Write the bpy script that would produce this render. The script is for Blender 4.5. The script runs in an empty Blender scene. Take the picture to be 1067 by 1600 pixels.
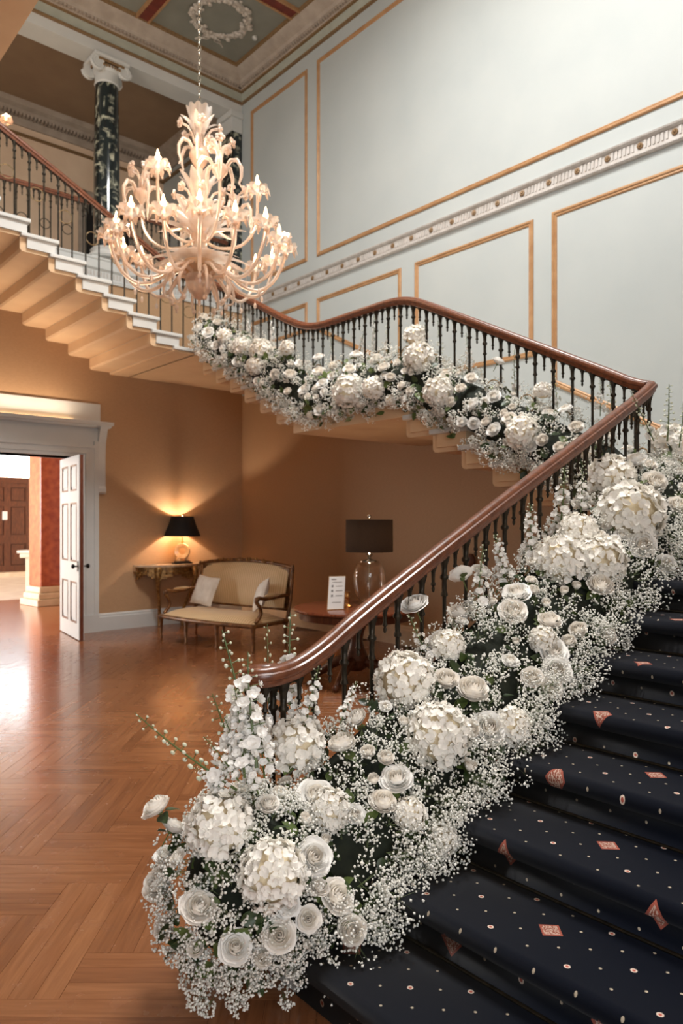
import bpy, bmesh, math, random
import numpy as np
from mathutils import Vector, Matrix
from mathutils.bvhtree import BVHTree

random.seed(7)
rng = np.random.default_rng(7)
SC = bpy.context.scene
COL = SC.collection
PI = math.pi

# ------------------------------------------------------------------ camera
F, CX, HY, EYE = 1130.0, 533.5, 815.0, 1.6
_n = math.hypot(.6582, .7528)
FX, FY = .6582 / _n, .7528 / _n            # forward on the ground
RX, RY = FY, -FX                           # right on the ground
cam = bpy.data.cameras.new('camera')
cam.sensor_fit = 'VERTICAL'
cam.sensor_height = 36.0
cam.lens = F / 1600 * 36
cam.shift_y = (HY - 800) / 1600
cam.clip_start = .05
cam.dof.use_dof = True
cam.dof.focus_distance = 2.9
cam.dof.aperture_fstop = 3.2
camo = bpy.data.objects.new('camera', cam)
COL.objects.link(camo)
camo.location = (0, 0, EYE)
camo.rotation_euler = (PI / 2, 0, -math.atan2(FX, FY))
SC.camera = camo

def ray(px, py):
    a = (px - CX) / F
    return Vector((FX + a * RX, FY + a * RY, (HY - py) / F))
def onz(px, py, z):
    r = ray(px, py); return Vector((0, 0, EYE)) + r * ((z - EYE) / r.z)
def onx(px, py, x):
    r = ray(px, py); return Vector((0, 0, EYE)) + r * (x / r.x)
def ony(px, py, y):
    r = ray(px, py); return Vector((0, 0, EYE)) + r * (y / r.y)
def atd(px, py, d):
    return Vector((0, 0, EYE)) + ray(px, py) * d
def depth(p):
    return p[0] * FX + p[1] * FY

# ------------------------------------------------------------------ world, daylight, exposure
SC.view_settings.view_transform = 'Standard'
SC.view_settings.look = 'None'
SC.view_settings.exposure = 0.0
SC.view_settings.gamma = 1.0
SC.view_settings.use_curve_mapping = False
world = bpy.data.worlds.new('world')
SC.world = world
world.use_nodes = True
world.node_tree.nodes['Background'].inputs[0].default_value = (.75, .86, 1, 1)
world.node_tree.nodes['Background'].inputs[1].default_value = .6

def area(name, loc, rot, sx, sy, power, col):
    l = bpy.data.lights.new(name, 'AREA')
    l.shape = 'RECTANGLE'; l.size = sx; l.size_y = sy; l.energy = power; l.color = col
    o = bpy.data.objects.new(name, l); COL.objects.link(o)
    o.location = loc; o.rotation_euler = rot
    return o
# overhead fill added over the stair well, tall gallery windows on the west wall, windows of the entrance hall
area('stairwell_fill', (3.2, 3.7, 9.55), (0, 0, 0), 2.2, 2.8, 800, (1, .985, .96))  # added light, lifts flowers and treads from above
area('gallery_window_daylight', (-3.35, 4.3, 7.3), (0, -PI / 2, 0), 2.6, 6.0, 225, (.95, .98, 1))
area('hall_window_daylight', (-2.85, 17.0, 2.3), (0, -PI / 2, 0), 3.0, 7.0, 1500, (.93, .97, 1))
area('rear_fill', (-1.1, -2.85, 2.4), (PI / 2, 0, 0), 3.4, 2.4, 165, (.95, .97, 1))  # added frontal fill behind the viewer, brightens the flowers

# ------------------------------------------------------------------ helpers
def lin(r, g, b):
    f = lambda c: (c / 12.92 if c <= .04045 else ((c + .055) / 1.055) ** 2.4)
    return (f(r / 255), f(g / 255), f(b / 255), 1)

MATS = {}
def mat(name, col, rough=.5, metal=0., col2=None, scale=8., stretch=(1, 1, 1), bump=0., bscale=None, coat=0.,
        trans=0., emit=None, estr=0., translucent=0., rand=0., detail=4., sheen=0.):
    m = bpy.data.materials.new(name); m.use_nodes = True
    nt = m.node_tree; N = nt.nodes; L = nt.links
    b = N['Principled BSDF']
    b.inputs['Base Color'].default_value = col
    b.inputs['Roughness'].default_value = rough
    b.inputs['Metallic'].default_value = metal
    b.inputs['Coat Weight'].default_value = coat
    b.inputs['Coat Roughness'].default_value = .1
    b.inputs['Transmission Weight'].default_value = trans
    b.inputs['Sheen Weight'].default_value = sheen
    if emit:
        b.inputs['Emission Color'].default_value = emit
        b.inputs['Emission Strength'].default_value = estr
    tc = mp = nz = None
    if col2 or bump:
        tc = N.new('ShaderNodeTexCoord'); mp = N.new('ShaderNodeMapping')
        mp.inputs['Scale'].default_value = stretch
        L.new(tc.outputs['Object'], mp.inputs[0])
    csock = None
    if col2:
        nz = N.new('ShaderNodeTexNoise'); nz.inputs['Scale'].default_value = scale; nz.inputs['Detail'].default_value = detail
        L.new(mp.outputs[0], nz.inputs['Vector'])
        rp = N.new('ShaderNodeValToRGB')
        rp.color_ramp.elements[0].position = .32; rp.color_ramp.elements[1].position = .68
        rp.color_ramp.elements[0].color = col; rp.color_ramp.elements[1].color = col2
        L.new(nz.outputs['Fac'], rp.inputs[0]); csock = rp.outputs[0]
    if rand:
        oi = N.new('ShaderNodeObjectInfo'); hs = N.new('ShaderNodeHueSaturation')
        ma = N.new('ShaderNodeMapRange'); ma.inputs[3].default_value = 1 - rand; ma.inputs[4].default_value = 1 + rand * .4
        L.new(oi.outputs['Random'], ma.inputs[0]); L.new(ma.outputs[0], hs.inputs['Value'])
        if csock: L.new(csock, hs.inputs['Color'])
        else: hs.inputs['Color'].default_value = col
        csock = hs.outputs[0]
    if csock: L.new(csock, b.inputs['Base Color'])
    if bump:
        n2 = N.new('ShaderNodeTexNoise'); n2.inputs['Scale'].default_value = bscale or scale * 4
        L.new(mp.outputs[0], n2.inputs['Vector'])
        bp = N.new('ShaderNodeBump'); bp.inputs['Strength'].default_value = bump; bp.inputs['Distance'].default_value = .01
        L.new(n2.outputs['Fac'], bp.inputs['Height']); L.new(bp.outputs[0], b.inputs['Normal'])
    if translucent:
        tr = N.new('ShaderNodeBsdfTranslucent'); mx = N.new('ShaderNodeMixShader'); mx.inputs[0].default_value = translucent
        if csock: L.new(csock, tr.inputs[0])
        else: tr.inputs[0].default_value = col
        L.new(b.outputs[0], mx.inputs[1]); L.new(tr.outputs[0], mx.inputs[2])
        L.new(mx.outputs[0], N['Material Output'].inputs[0])
    MATS[name] = m
    return m

def tag(o, label=None, cat=None, group=None, kind=None):
    if label: o['label'] = label
    if cat: o['category'] = cat
    if group: o['group'] = group
    if kind: o['kind'] = kind
    return o
def empty(name, loc=(0, 0, 0), rz=0., parent=None):
    o = bpy.data.objects.new(name, None); COL.objects.link(o)
    o.empty_display_size = .1
    o.location = loc; o.rotation_euler = (0, 0, rz)
    if parent: o.parent = parent
    return o
def link(name, me, parent=None):
    o = bpy.data.objects.new(name, me); COL.objects.link(o)
    if parent is not None: o.parent = parent
    return o

class MB:
    """collects shapes of one part"""
    def __init__(s): s.v = []; s.f = []; s.mi = []; s.cur = 0
    def add(s, vs, fs):
        k = len(s.v); s.v.extend([tuple(p) for p in vs])
        for f in fs: s.f.append(tuple(i + k for i in f)); s.mi.append(s.cur)
        return s
    def box(s, x0, x1, y0, y1, z0, z1, c=0.):
        if c <= 0:
            s.add([(x, y, z) for z in (z0, z1) for y in (y0, y1) for x in (x0, x1)],
                  [(0, 2, 3, 1), (4, 5, 7, 6), (0, 1, 5, 4), (2, 6, 7, 3), (0, 4, 6, 2), (1, 3, 7, 5)])
        else:
            bm = bmesh.new(); bmesh.ops.create_cube(bm, size=1)
            bmesh.ops.scale(bm, vec=(x1 - x0, y1 - y0, z1 - z0), verts=bm.verts)
            bmesh.ops.translate(bm, vec=((x0 + x1) / 2, (y0 + y1) / 2, (z0 + z1) / 2), verts=bm.verts)
            bmesh.ops.bevel(bm, geom=bm.edges[:], offset=c, segments=2, affect='EDGES', profile=.5)
            s.bm(bm)
        return s
    def bm(s, bm):
        bm.verts.index_update()
        s.add([v.co[:] for v in bm.verts], [[v.index for v in f.verts] for f in bm.faces]); bm.free(); return s
    def lathe(s, prof, n=20, c=(0, 0, 0), cap=True, ang=None):
        m = len(prof); k = []
        for i in range(n):
            a = 2 * PI * i / n
            for r, z in prof: k.append((c[0] + r * math.cos(a), c[1] + r * math.sin(a), c[2] + z))
        fs = []
        for i in range(n):
            j = (i + 1) % n
            for q in range(m - 1): fs.append((i * m + q, j * m + q, j * m + q + 1, i * m + q + 1))
        if cap:
            if prof[0][0] > 1e-5: fs.append([i * m for i in range(n)][::-1])
            if prof[-1][0] > 1e-5: fs.append([i * m + m - 1 for i in range(n)])
        return s.add(k, fs)
    def tube(s, pts, r, n=8, cap=True, flat=1.):
        pts = [Vector(p) for p in pts]; m = len(pts)
        rs = r if hasattr(r, '__len__') else [r] * m
        vs = []; prev = None
        for i, p in enumerate(pts):
            t = (pts[min(i + 1, m - 1)] - pts[max(i - 1, 0)])
            if t.length < 1e-9: t = Vector((0, 0, 1))
            t.normalize()
            if prev is None:
                u = t.cross(Vector((0, 0, 1)))
                if u.length < .05: u = t.cross(Vector((1, 0, 0)))
            else: u = prev - t * prev.dot(t)
            u.normalize(); prev = u; w = t.cross(u)
            for q in range(n):
                a = 2 * PI * q / n
                vs.append(p + (u * math.cos(a) + w * math.sin(a) * flat) * rs[i])
        fs = []
        for i in range(m - 1):
            for q in range(n):
                z = (q + 1) % n
                fs.append((i * n + q, i * n + z, (i + 1) * n + z, (i + 1) * n + q))
        if cap: fs += [list(range(n))[::-1], [(m - 1) * n + q for q in range(n)]]
        return s.add(vs, fs)
    def sweep(s, prof, pts, closed=False, flip=1, cap=True):
        """prof: (lateral, up) closed outline swept along pts, lateral stays level"""
        pts = [Vector(p) for p in pts]; m = len(pts); n = len(prof); vs = []
        for i, p in enumerate(pts):
            if closed: t0 = (p - pts[i - 1]); t1 = (pts[(i + 1) % m] - p)
            else: t0 = p - pts[i - 1] if i else pts[1] - p; t1 = pts[i + 1] - p if i < m - 1 else t0
            t0 = t0.normalized(); t1 = t1.normalized(); t = (t0 + t1).normalized()
            lat = t.cross(Vector((0, 0, 1)))
            if lat.length < 1e-4: lat = Vector((1, 0, 0))
            lat.normalize(); up = lat.cross(t)
            k = 1 / max(.4, t.dot(t1))
            h0 = Vector((t0.x, t0.y, 0)); h1 = Vector((t1.x, t1.y, 0))
            kk = 1.
            if h0.length > .1 and h1.length > .1:
                h0.normalize(); h1.normalize(); kk = 1 / max(.4, math.sqrt(max(.1, (1 + h0.dot(h1)) / 2)))
            for a, b in prof: vs.append(p + lat * a * flip * kk + up * b)
        fs = []
        for i in range(m if closed else m - 1):
            j = (i + 1) % m
            for q in range(n):
                z = (q + 1) % n; fs.append((i * n + q, i * n + z, j * n + z, j * n + q))
        if cap and not closed: fs += [list(range(n))[::-1], [(m - 1) * n + q for q in range(n)]]
        return s.add(vs, fs)
    def prism(s, outline, axis, a, b):
        """2-D outline extruded along axis ('x','y','z') from a to b"""
        def p(u, v, w): return {'x': (w, u, v), 'y': (u, w, v), 'z': (u, v, w)}[axis]
        n = len(outline)
        vs = [p(u, v, a) for u, v in outline] + [p(u, v, b) for u, v in outline]
        return s.add(vs, [list(range(n))[::-1], list(range(n, 2 * n))] + [(i, (i + 1) % n, n + (i + 1) % n, n + i) for i in range(n)])
    def ball(s, c, r, n=8, m=6):
        rr = r if hasattr(r, '__len__') else (r, r, r)
        vs = [(c[0], c[1], c[2] - rr[2])]
        for i in range(1, m):
            t = PI * i / m
            for j in range(n):
                a = 2 * PI * j / n
                vs.append((c[0] + rr[0] * math.sin(t) * math.cos(a), c[1] + rr[1] * math.sin(t) * math.sin(a), c[2] - rr[2] * math.cos(t)))
        vs.append((c[0], c[1], c[2] + rr[2])); fs = []
        for j in range(n): fs.append((0, 1 + (j + 1) % n, 1 + j))
        for i in range(m - 2):
            for j in range(n): fs.append((1 + i * n + j, 1 + i * n + (j + 1) % n, 1 + (i + 1) * n + (j + 1) % n, 1 + (i + 1) * n + j))
        for j in range(n): fs.append((len(vs) - 1, 1 + (m - 2) * n + j, 1 + (m - 2) * n + (j + 1) % n))
        return s.add(vs, fs)
    def mesh(s, name, mats, smooth=None):
        me = bpy.data.meshes.new(name); me.from_pydata(s.v, [], s.f)
        for m in (mats if isinstance(mats, (list, tuple)) else [mats]): me.materials.append(MATS[m])
        if any(s.mi): me.polygons.foreach_set('material_index', s.mi)
        bm = bmesh.new(); bm.from_mesh(me); bmesh.ops.recalc_face_normals(bm, faces=bm.faces[:]); bm.to_mesh(me); bm.free()
        if smooth is not None:
            me.shade_smooth(); me.set_sharp_from_angle(angle=smooth)
        me.update()
        return me
    def build(s, name, mats, parent=None, smooth=None):
        return link(name, s.mesh(name, mats, smooth), parent)
def struct(name, mb, mats, label=None, parent=None, smooth=None):
    o = mb.build(name, mats, parent, smooth)
    if parent is None: tag(o, label, None, None, 'structure')
    return o
def fast_mesh(name, V, Fq, mats, smooth=True, uv=None, midx=None):
    """V (n,3) array, Fq (m,k) array with k = 3 or 4"""
    V = np.asarray(V, np.float32); Fq = np.asarray(Fq, np.int32)
    me = bpy.data.meshes.new(name); m, k = Fq.shape
    me.vertices.add(len(V)); me.vertices.foreach_set('co', V.ravel())
    me.loops.add(m * k); me.loops.foreach_set('vertex_index', Fq.ravel())
    me.polygons.add(m); me.polygons.foreach_set('loop_start', np.arange(m, dtype=np.int32) * k)
    for q in (mats if isinstance(mats, (list, tuple)) else [mats]): me.materials.append(MATS[q])
    if midx is not None: me.polygons.foreach_set('material_index', np.asarray(midx, np.int32))
    if uv is not None:
        l = me.uv_layers.new(name='UVMap'); l.data.foreach_set('uv', np.asarray(uv, np.float32).ravel())
    me.update(calc_edges=True); me.validate()
    if smooth: me.shade_smooth()
    else: me.shade_flat()
    return me
def copy_tree(o, parent=None):
    c = o.copy(); COL.objects.link(c)
    if parent is not None: c.parent = parent
    for ch in list(o.children): copy_tree(ch, c)
    return c

# ------------------------------------------------------------------ materials
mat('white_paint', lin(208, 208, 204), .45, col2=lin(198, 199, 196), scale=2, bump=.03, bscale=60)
mat('wall_white', lin(182, 186, 183), .6, col2=lin(175, 180, 178), scale=1.2, bump=.05, bscale=90)
mat('wall_linen', lin(186, 150, 114), .8, col2=lin(174, 138, 102), scale=30, stretch=(1, 1, 8), bump=.12, bscale=160)
mat('soffit_tan', lin(222, 190, 152), .7, col2=lin(214, 180, 142), scale=3, bump=.04, bscale=50)
mat('gold_trim', lin(184, 142, 100), .4, .15, col2=lin(166, 122, 82), scale=10, bump=.04)
mat('cornice_gold', lin(146, 116, 80), .45, .2, col2=lin(120, 92, 60), scale=30)
mat('old_gold', lin(178, 136, 78), .38, .5, col2=lin(104, 70, 36), scale=25, bump=.15, bscale=60)
mat('dado_grey', lin(196, 190, 184), .5, col2=lin(176, 168, 160), scale=14)
mat('cornice_cream', lin(178, 164, 150), .6, col2=lin(160, 146, 132), scale=6)
mat('cornice_green', lin(178, 180, 166), .6, col2=lin(166, 168, 154), scale=6)
mat('ceiling_sage', lin(138, 137, 126), .7, col2=lin(128, 127, 117), scale=3, bump=.03)
mat('ceiling_brown', lin(150, 124, 98), .7, col2=lin(142, 116, 92), scale=3)
mat('ceiling_red', lin(120, 48, 34), .5, col2=lin(100, 38, 28), scale=10)
mat('mahogany', lin(124, 66, 42), .25, col2=lin(86, 40, 24), scale=4, stretch=(14, 14, 2.), coat=.4)
mat('rail_wood', lin(126, 74, 48), .34, col2=lin(92, 50, 31), scale=10, stretch=(3, 3, 3), coat=.2, bump=.02, bscale=40)
mat('ebony', lin(24, 16, 14), .4, col2=lin(36, 24, 20), scale=20)
mat('bronze', lin(58, 50, 38), .42, .6, col2=lin(34, 30, 23), scale=40, bump=.1, bscale=120)
mat('ring_brass', lin(176, 150, 112), .35, .6, col2=lin(130, 106, 74), scale=40)
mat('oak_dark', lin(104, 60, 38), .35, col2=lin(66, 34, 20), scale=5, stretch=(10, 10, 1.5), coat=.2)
mat('scagliola', lin(192, 104, 58), .3, col2=lin(156, 70, 34), scale=9, detail=8, coat=.3)
mat('cream_stone', lin(224, 206, 180), .5, col2=lin(206, 186, 158), scale=5)
mat('hall_wall', lin(232, 206, 178), .7, col2=lin(224, 196, 168), scale=3)
mat('hall_marble', lin(226, 218, 204), .25, col2=lin(210, 200, 186), scale=3)
mat('doorway_shade', lin(26, 22, 20), .8, col2=lin(18, 16, 14), scale=4)  # near-black that paints the shade in the gallery doorway
mat('sofa_silk', lin(206, 172, 122), .55, col2=lin(192, 156, 106), scale=6, sheen=.3)
mat('gilt_wood', lin(146, 100, 56), .4, .3, col2=lin(82, 50, 26), scale=18, bump=.2, bscale=50)
mat('cushion_white', lin(236, 228, 216), .8, col2=lin(222, 212, 198), scale=14, bump=.25, bscale=24)
mat('black_shade', lin(20, 17, 16), .8, col2=lin(28, 24, 22), scale=60, bump=.1, bscale=200)
mat('shade_lining', lin(226, 196, 150), .7, col2=lin(216, 184, 138), scale=5)
mat('chrome', lin(220, 210, 196), .12, 1., col2=lin(205, 196, 184), scale=5)
mat('lamp_stone', lin(214, 190, 160), .25, col2=lin(176, 142, 108), scale=9, coat=.4)
mat('brass', lin(200, 150, 88), .28, .9, col2=lin(170, 120, 64), scale=12)
mat('clear_glass', (1, .98, .95, 1), .02, trans=1.)
mat('paper', lin(238, 236, 232), .7, col2=lin(232, 230, 226), scale=8)
mat('print_grey', lin(150, 146, 142), .8, col2=lin(130, 126, 122), scale=30)
mat('petal', lin(254, 251, 245), .55, col2=lin(255, 253, 249), scale=3, translucent=.12, rand=.05)
mat('petal_blush', lin(254, 247, 237), .55, col2=lin(255, 251, 245), scale=3, translucent=.12, rand=.05)
mat('hydrangea_petal', lin(254, 250, 241), .6, col2=lin(255, 251, 243), scale=12, translucent=.12, rand=.05)
mat('petal_core', lin(226, 206, 170), .7, col2=lin(236, 222, 192), scale=20)
mat('gyp_white', lin(255, 253, 246), .6, col2=lin(250, 248, 238), scale=40, translucent=.12)
mat('gyp_stem', lin(104, 116, 74), .6, col2=lin(84, 98, 58), scale=20)
mat('stem_green', lin(98, 112, 62), .5, col2=lin(74, 92, 48), scale=20)
mat('leaf_green', lin(68, 86, 48), .4, col2=lin(42, 60, 32), scale=12, rand=.35)
mat('leaf_light', lin(104, 120, 62), .45, col2=lin(80, 98, 48), scale=12, rand=.3)
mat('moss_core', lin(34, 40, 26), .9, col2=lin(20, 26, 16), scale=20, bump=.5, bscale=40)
mat('wreath_plaster', lin(200, 190, 178), .7, col2=lin(178, 168, 156), scale=20, bump=.3, bscale=30)
mat('murano', lin(255, 228, 206), .12, trans=.7, col2=lin(255, 242, 228), scale=6, translucent=.14)
mat('murano_amber', lin(240, 200, 156), .2, trans=.35, col2=lin(246, 216, 180), scale=8, translucent=.3)
mat('candle_wax', lin(244, 232, 212), .5, col2=lin(238, 224, 200), scale=8)
mat('flame', lin(255, 214, 160), .4, emit=lin(255, 206, 148), estr=14.)
mat('led_strip', lin(255, 214, 160), .4, emit=lin(255, 200, 140), estr=5.)
mat('window_glow', lin(240, 246, 250), .4, emit=lin(236, 244, 250), estr=9.)
mat('black_metal', lin(30, 26, 24), .4, .5, col2=lin(20, 18, 16), scale=30)

for q_ in ('petal', 'petal_blush', 'hydrangea_petal', 'gyp_white'):
    b_ = MATS[q_].node_tree.nodes['Principled BSDF']; b_.inputs['Specular IOR Level'].default_value = .12; b_.inputs['Roughness'].default_value = .85
mat('petal_heart', lin(254, 246, 234), .85, col2=lin(255, 250, 241), scale=3, translucent=.1)
def marble(name, base, vein, scale, thin=.06):
    m = bpy.data.materials.new(name); m.use_nodes = True; N = m.node_tree.nodes; L = m.node_tree.links; b = N['Principled BSDF']
    tc = N.new('ShaderNodeTexCoord')
    nz = N.new('ShaderNodeTexNoise'); nz.inputs['Scale'].default_value = scale; nz.inputs['Detail'].default_value = 9; nz.inputs['Distortion'].default_value = 1.2
    L.new(tc.outputs['Object'], nz.inputs['Vector'])
    rp = N.new('ShaderNodeValToRGB'); e = rp.color_ramp.elements
    e[0].position = .5 - thin; e[0].color = base; e[1].position = .5 + thin; e[1].color = base
    k = e.new(.5); k.color = vein
    L.new(nz.outputs['Fac'], rp.inputs[0])
    n2 = N.new('ShaderNodeTexNoise'); n2.inputs['Scale'].default_value = scale * 2.6; n2.inputs['Detail'].default_value = 6
    L.new(tc.outputs['Object'], n2.inputs['Vector'])
    r2 = N.new('ShaderNodeValToRGB'); r2.color_ramp.elements[0].position = .45; r2.color_ramp.elements[1].position = .62
    L.new(n2.outputs['Fac'], r2.inputs[0])
    mx = N.new('ShaderNodeMix'); mx.data_type = 'RGBA'; mx.inputs[6].default_value = base
    L.new(r2.outputs[0], mx.inputs[0]); L.new(rp.outputs[0], mx.inputs[7]); L.new(mx.outputs[2], b.inputs['Base Color'])
    b.inputs['Roughness'].default_value = .14; b.inputs['Coat Weight'].default_value = .5
    MATS[name] = m
marble('green_marble', lin(24, 34, 36), lin(190, 190, 168), 3.2, .07)

def plank_mat():
    m = bpy.data.materials.new('parquet'); m.use_nodes = True; N = m.node_tree.nodes; L = m.node_tree.links; b = N['Principled BSDF']
    uv = N.new('ShaderNodeUVMap'); uv.uv_map = 'UVMap'
    mp = N.new('ShaderNodeMapping'); mp.inputs['Scale'].default_value = (3, 42, 1); L.new(uv.outputs[0], mp.inputs[0])
    nz = N.new('ShaderNodeTexNoise'); nz.inputs['Scale'].default_value = 1.; nz.inputs['Detail'].default_value = 6; nz.inputs['Distortion'].default_value = .6
    L.new(mp.outputs[0], nz.inputs['Vector'])
    ge = N.new('ShaderNodeNewGeometry'); oi = N.new('ShaderNodeObjectInfo')
    ad = N.new('ShaderNodeMath'); ad.operation = 'ADD'; L.new(ge.outputs['Random Per Island'], ad.inputs[0]); L.new(oi.outputs['Random'], ad.inputs[1])
    fr = N.new('ShaderNodeMath'); fr.operation = 'FRACT'; L.new(ad.outputs[0], fr.inputs[0])
    mr = N.new('ShaderNodeMath'); mr.operation = 'MULTIPLY_ADD'; mr.inputs[1].default_value = .26; L.new(fr.outputs[0], mr.inputs[0])
    sc = N.new('ShaderNodeMath'); sc.operation = 'MULTIPLY'; sc.inputs[1].default_value = .74; L.new(nz.outputs['Fac'], sc.inputs[0])
    L.new(sc.outputs[0], mr.inputs[2])
    rp = N.new('ShaderNodeValToRGB'); e = rp.color_ramp.elements
    e[0].position = .15; e[0].color = lin(104, 62, 37); e[1].position = .85; e[1].color = lin(162, 110, 73)
    k = e.new(.5); k.color = lin(135, 85, 53)
    L.new(mr.outputs[0], rp.inputs[0]); L.new(rp.outputs[0], b.inputs['Base Color'])
    n2 = N.new('ShaderNodeTexNoise'); n2.inputs['Scale'].default_value = 9; n2.inputs['Detail'].default_value = 3
    tc = N.new('ShaderNodeNewGeometry'); L.new(tc.outputs['Position'], n2.inputs['Vector'])
    ro = N.new('ShaderNodeMapRange'); ro.inputs[3].default_value = .16; ro.inputs[4].default_value = .34; L.new(n2.outputs['Fac'], ro.inputs[0])
    L.new(ro.outputs[0], b.inputs['Roughness'])
    bp = N.new('ShaderNodeBump'); bp.inputs['Strength'].default_value = .02; bp.inputs['Distance'].default_value = .002
    n3 = N.new('ShaderNodeTexNoise'); n3.inputs['Scale'].default_value = 5; L.new(tc.outputs['Position'], n3.inputs['Vector'])
    L.new(n3.outputs['Fac'], bp.inputs['Height']); L.new(bp.outputs[0], b.inputs['Normal'])
    b.inputs['Coat Weight'].default_value = .25; b.inputs['Coat Roughness'].default_value = .12
    MATS['parquet'] = m
plank_mat()
mat('parquet_dark', lin(70, 42, 26), .6, col2=lin(58, 34, 20), scale=6)
mat('parquet_base', lin(140, 86, 52), .24, col2=lin(168, 112, 72), scale=3, stretch=(1.5, 14, 1), coat=.2)

def carpet_mat():
    """navy pile with a half-drop print: ornate diamonds, rosettes and pin dots (uv: metres across, metres up the flight)"""
    m = bpy.data.materials.new('carpet'); m.use_nodes = True; N = m.node_tree.nodes; L = m.node_tree.links; b = N['Principled BSDF']
    uv = N.new('ShaderNodeUVMap'); uv.uv_map = 'UVMap'
    sp = N.new('ShaderNodeSeparateXYZ'); L.new(uv.outputs[0], sp.inputs[0])
    def M(op, a, c=None, d=None):
        n = N.new('ShaderNodeMath'); n.operation = op
        for i, q in enumerate((a, c, d)):
            if q is None: continue
            if isinstance(q, (int, float)): n.inputs[i].default_value = q
            else: L.new(q, n.inputs[i])
        return n.outputs[0]
    PU, PV = .534, .508
    def lattice(pu, pv, ou, ov):
        # distance (in metres) to the nearest node of a rectangular lattice
        a = M('SUBTRACT', sp.outputs[0], ou); a = M('MODULO', M('ADD', a, 100 * pu), pu); a = M('ABSOLUTE', M('SUBTRACT', a, pu / 2))
        a = M('SUBTRACT', pu / 2, a)
        c = M('SUBTRACT', sp.outputs[1], ov); c = M('MODULO', M('ADD', c, 100 * pv), pv); c = M('ABSOLUTE', M('SUBTRACT', c, pv / 2))
        c = M('SUBTRACT', pv / 2, c)
        return a, c
    def half(pu, pv, ou, ov, fn):
        r = None
        for s in (0, .5):
            a, c = lattice(pu, pv, ou + s * pu, ov + s * pv); k = fn(a, c)
            r = k if r is None else M('MINIMUM', r, k)
        return r
    OU, OV = 1.258, .285
    man = lambda a, c: M('ADD', a, c)
    euc = lambda a, c: M('SQRT', M('ADD', M('MULTIPLY', a, a), M('MULTIPLY', c, c)))
    dia = half(PU, PV, OU, OV, man)
    ros = half(PU / 2, PV / 2, OU, OV, euc)
    pin = half(PU / 4, PV / 4, OU, OV, euc)
    notd = M('GREATER_THAN', dia, .06)
    ros_m = M('MULTIPLY', M('LESS_THAN', ros, .0095), notd)
    pin_m = M('MULTIPLY', M('LESS_THAN', pin, .0045), notd)
    dia_m = M('LESS_THAN', dia, .043); edge_m = M('MULTIPLY', M('GREATER_THAN', dia, .034), dia_m)
    nz = N.new('ShaderNodeTexNoise'); nz.inputs['Scale'].default_value = 160; L.new(uv.outputs[0], nz.inputs['Vector'])
    n2 = N.new('ShaderNodeTexNoise'); n2.inputs['Scale'].default_value = 700; L.new(uv.outputs[0], n2.inputs['Vector'])
    def mix(f, A, B):
        x = N.new('ShaderNodeMix'); x.data_type = 'RGBA'
        L.new(f, x.inputs[0])
        for i, q in ((6, A), (7, B)):
            if isinstance(q, tuple): x.inputs[i].default_value = q
            else: L.new(q, x.inputs[i])
        return x.outputs[2]
    navy = mix(n2.outputs['Fac'], lin(2, 4, 9), lin(10, 17, 33))
    orn = M('GREATER_THAN', nz.outputs['Fac'], .5)
    diac = mix(orn, lin(206, 176, 160), lin(150, 82, 64))
    diac = mix(edge_m, diac, lin(168, 90, 74))
    c = mix(pin_m, navy, lin(186, 172, 150))
    c = mix(ros_m, c, mix(M('LESS_THAN', ros, .005), lin(226, 206, 190), lin(190, 96, 78)))
    c = mix(dia_m, c, diac)
    L.new(c, b.inputs['Base Color'])
    b.inputs['Roughness'].default_value = .95; b.inputs['Sheen Weight'].default_value = .08
    b.inputs['Specular IOR Level'].default_value = .15
    bp = N.new('ShaderNodeBump'); bp.inputs['Strength'].default_value = .4; bp.inputs['Distance'].default_value = .003
    L.new(n2.outputs['Fac'], bp.inputs['Height']); L.new(bp.outputs[0], b.inputs['Normal'])
    MATS['carpet'] = m
carpet_mat()

# ------------------------------------------------------------------ key dimensions
A, B = 6.77, 10.29                 # right wall plane x = A, back-left wall plane y = B
R, G = .16, .32                    # riser, going
XS = 1.5                           # first riser of flight 1
YB = 2.29                          # balustrade line of flight 1
X2 = 4.79                          # balustrade line of flight 2
Y3 = 8.40                          # balustrade line of flight 3
Q1, MID, Q2, GAL = 1.60, 2.72, 3.84, 5.44
CEIL = 9.05
def nose1(x): return min(Q1, .16 + .5 * (x - XS))
def nose2(y):
    if y < 2.57: return Q1
    if y < 4.49: return Q1 + .16 + .5 * (y - 2.57)
    if y < 6.17: return MID
    return min(Q2, MID + .16 + .5 * (y - 6.17))

# ================================================================== THE SETTING
# ---- floor
struct("floor", MB().box(-3.6, A + .3, -3.2, B + .3, -.2, -.006), 'parquet_dark', 'polished herringbone wood floor')
hall_floor = struct('floor_hall', MB().box(-3, 9, B - .3, 23, -.2, -.002), 'parquet_base', 'wood floor of the entrance hall beyond the doorway')
struct('floor_marble', MB().box(-3, 9, 15.6, 22.6, -.002, .004), 'hall_marble', 'pale marble floor at the far end of the entrance hall')

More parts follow.
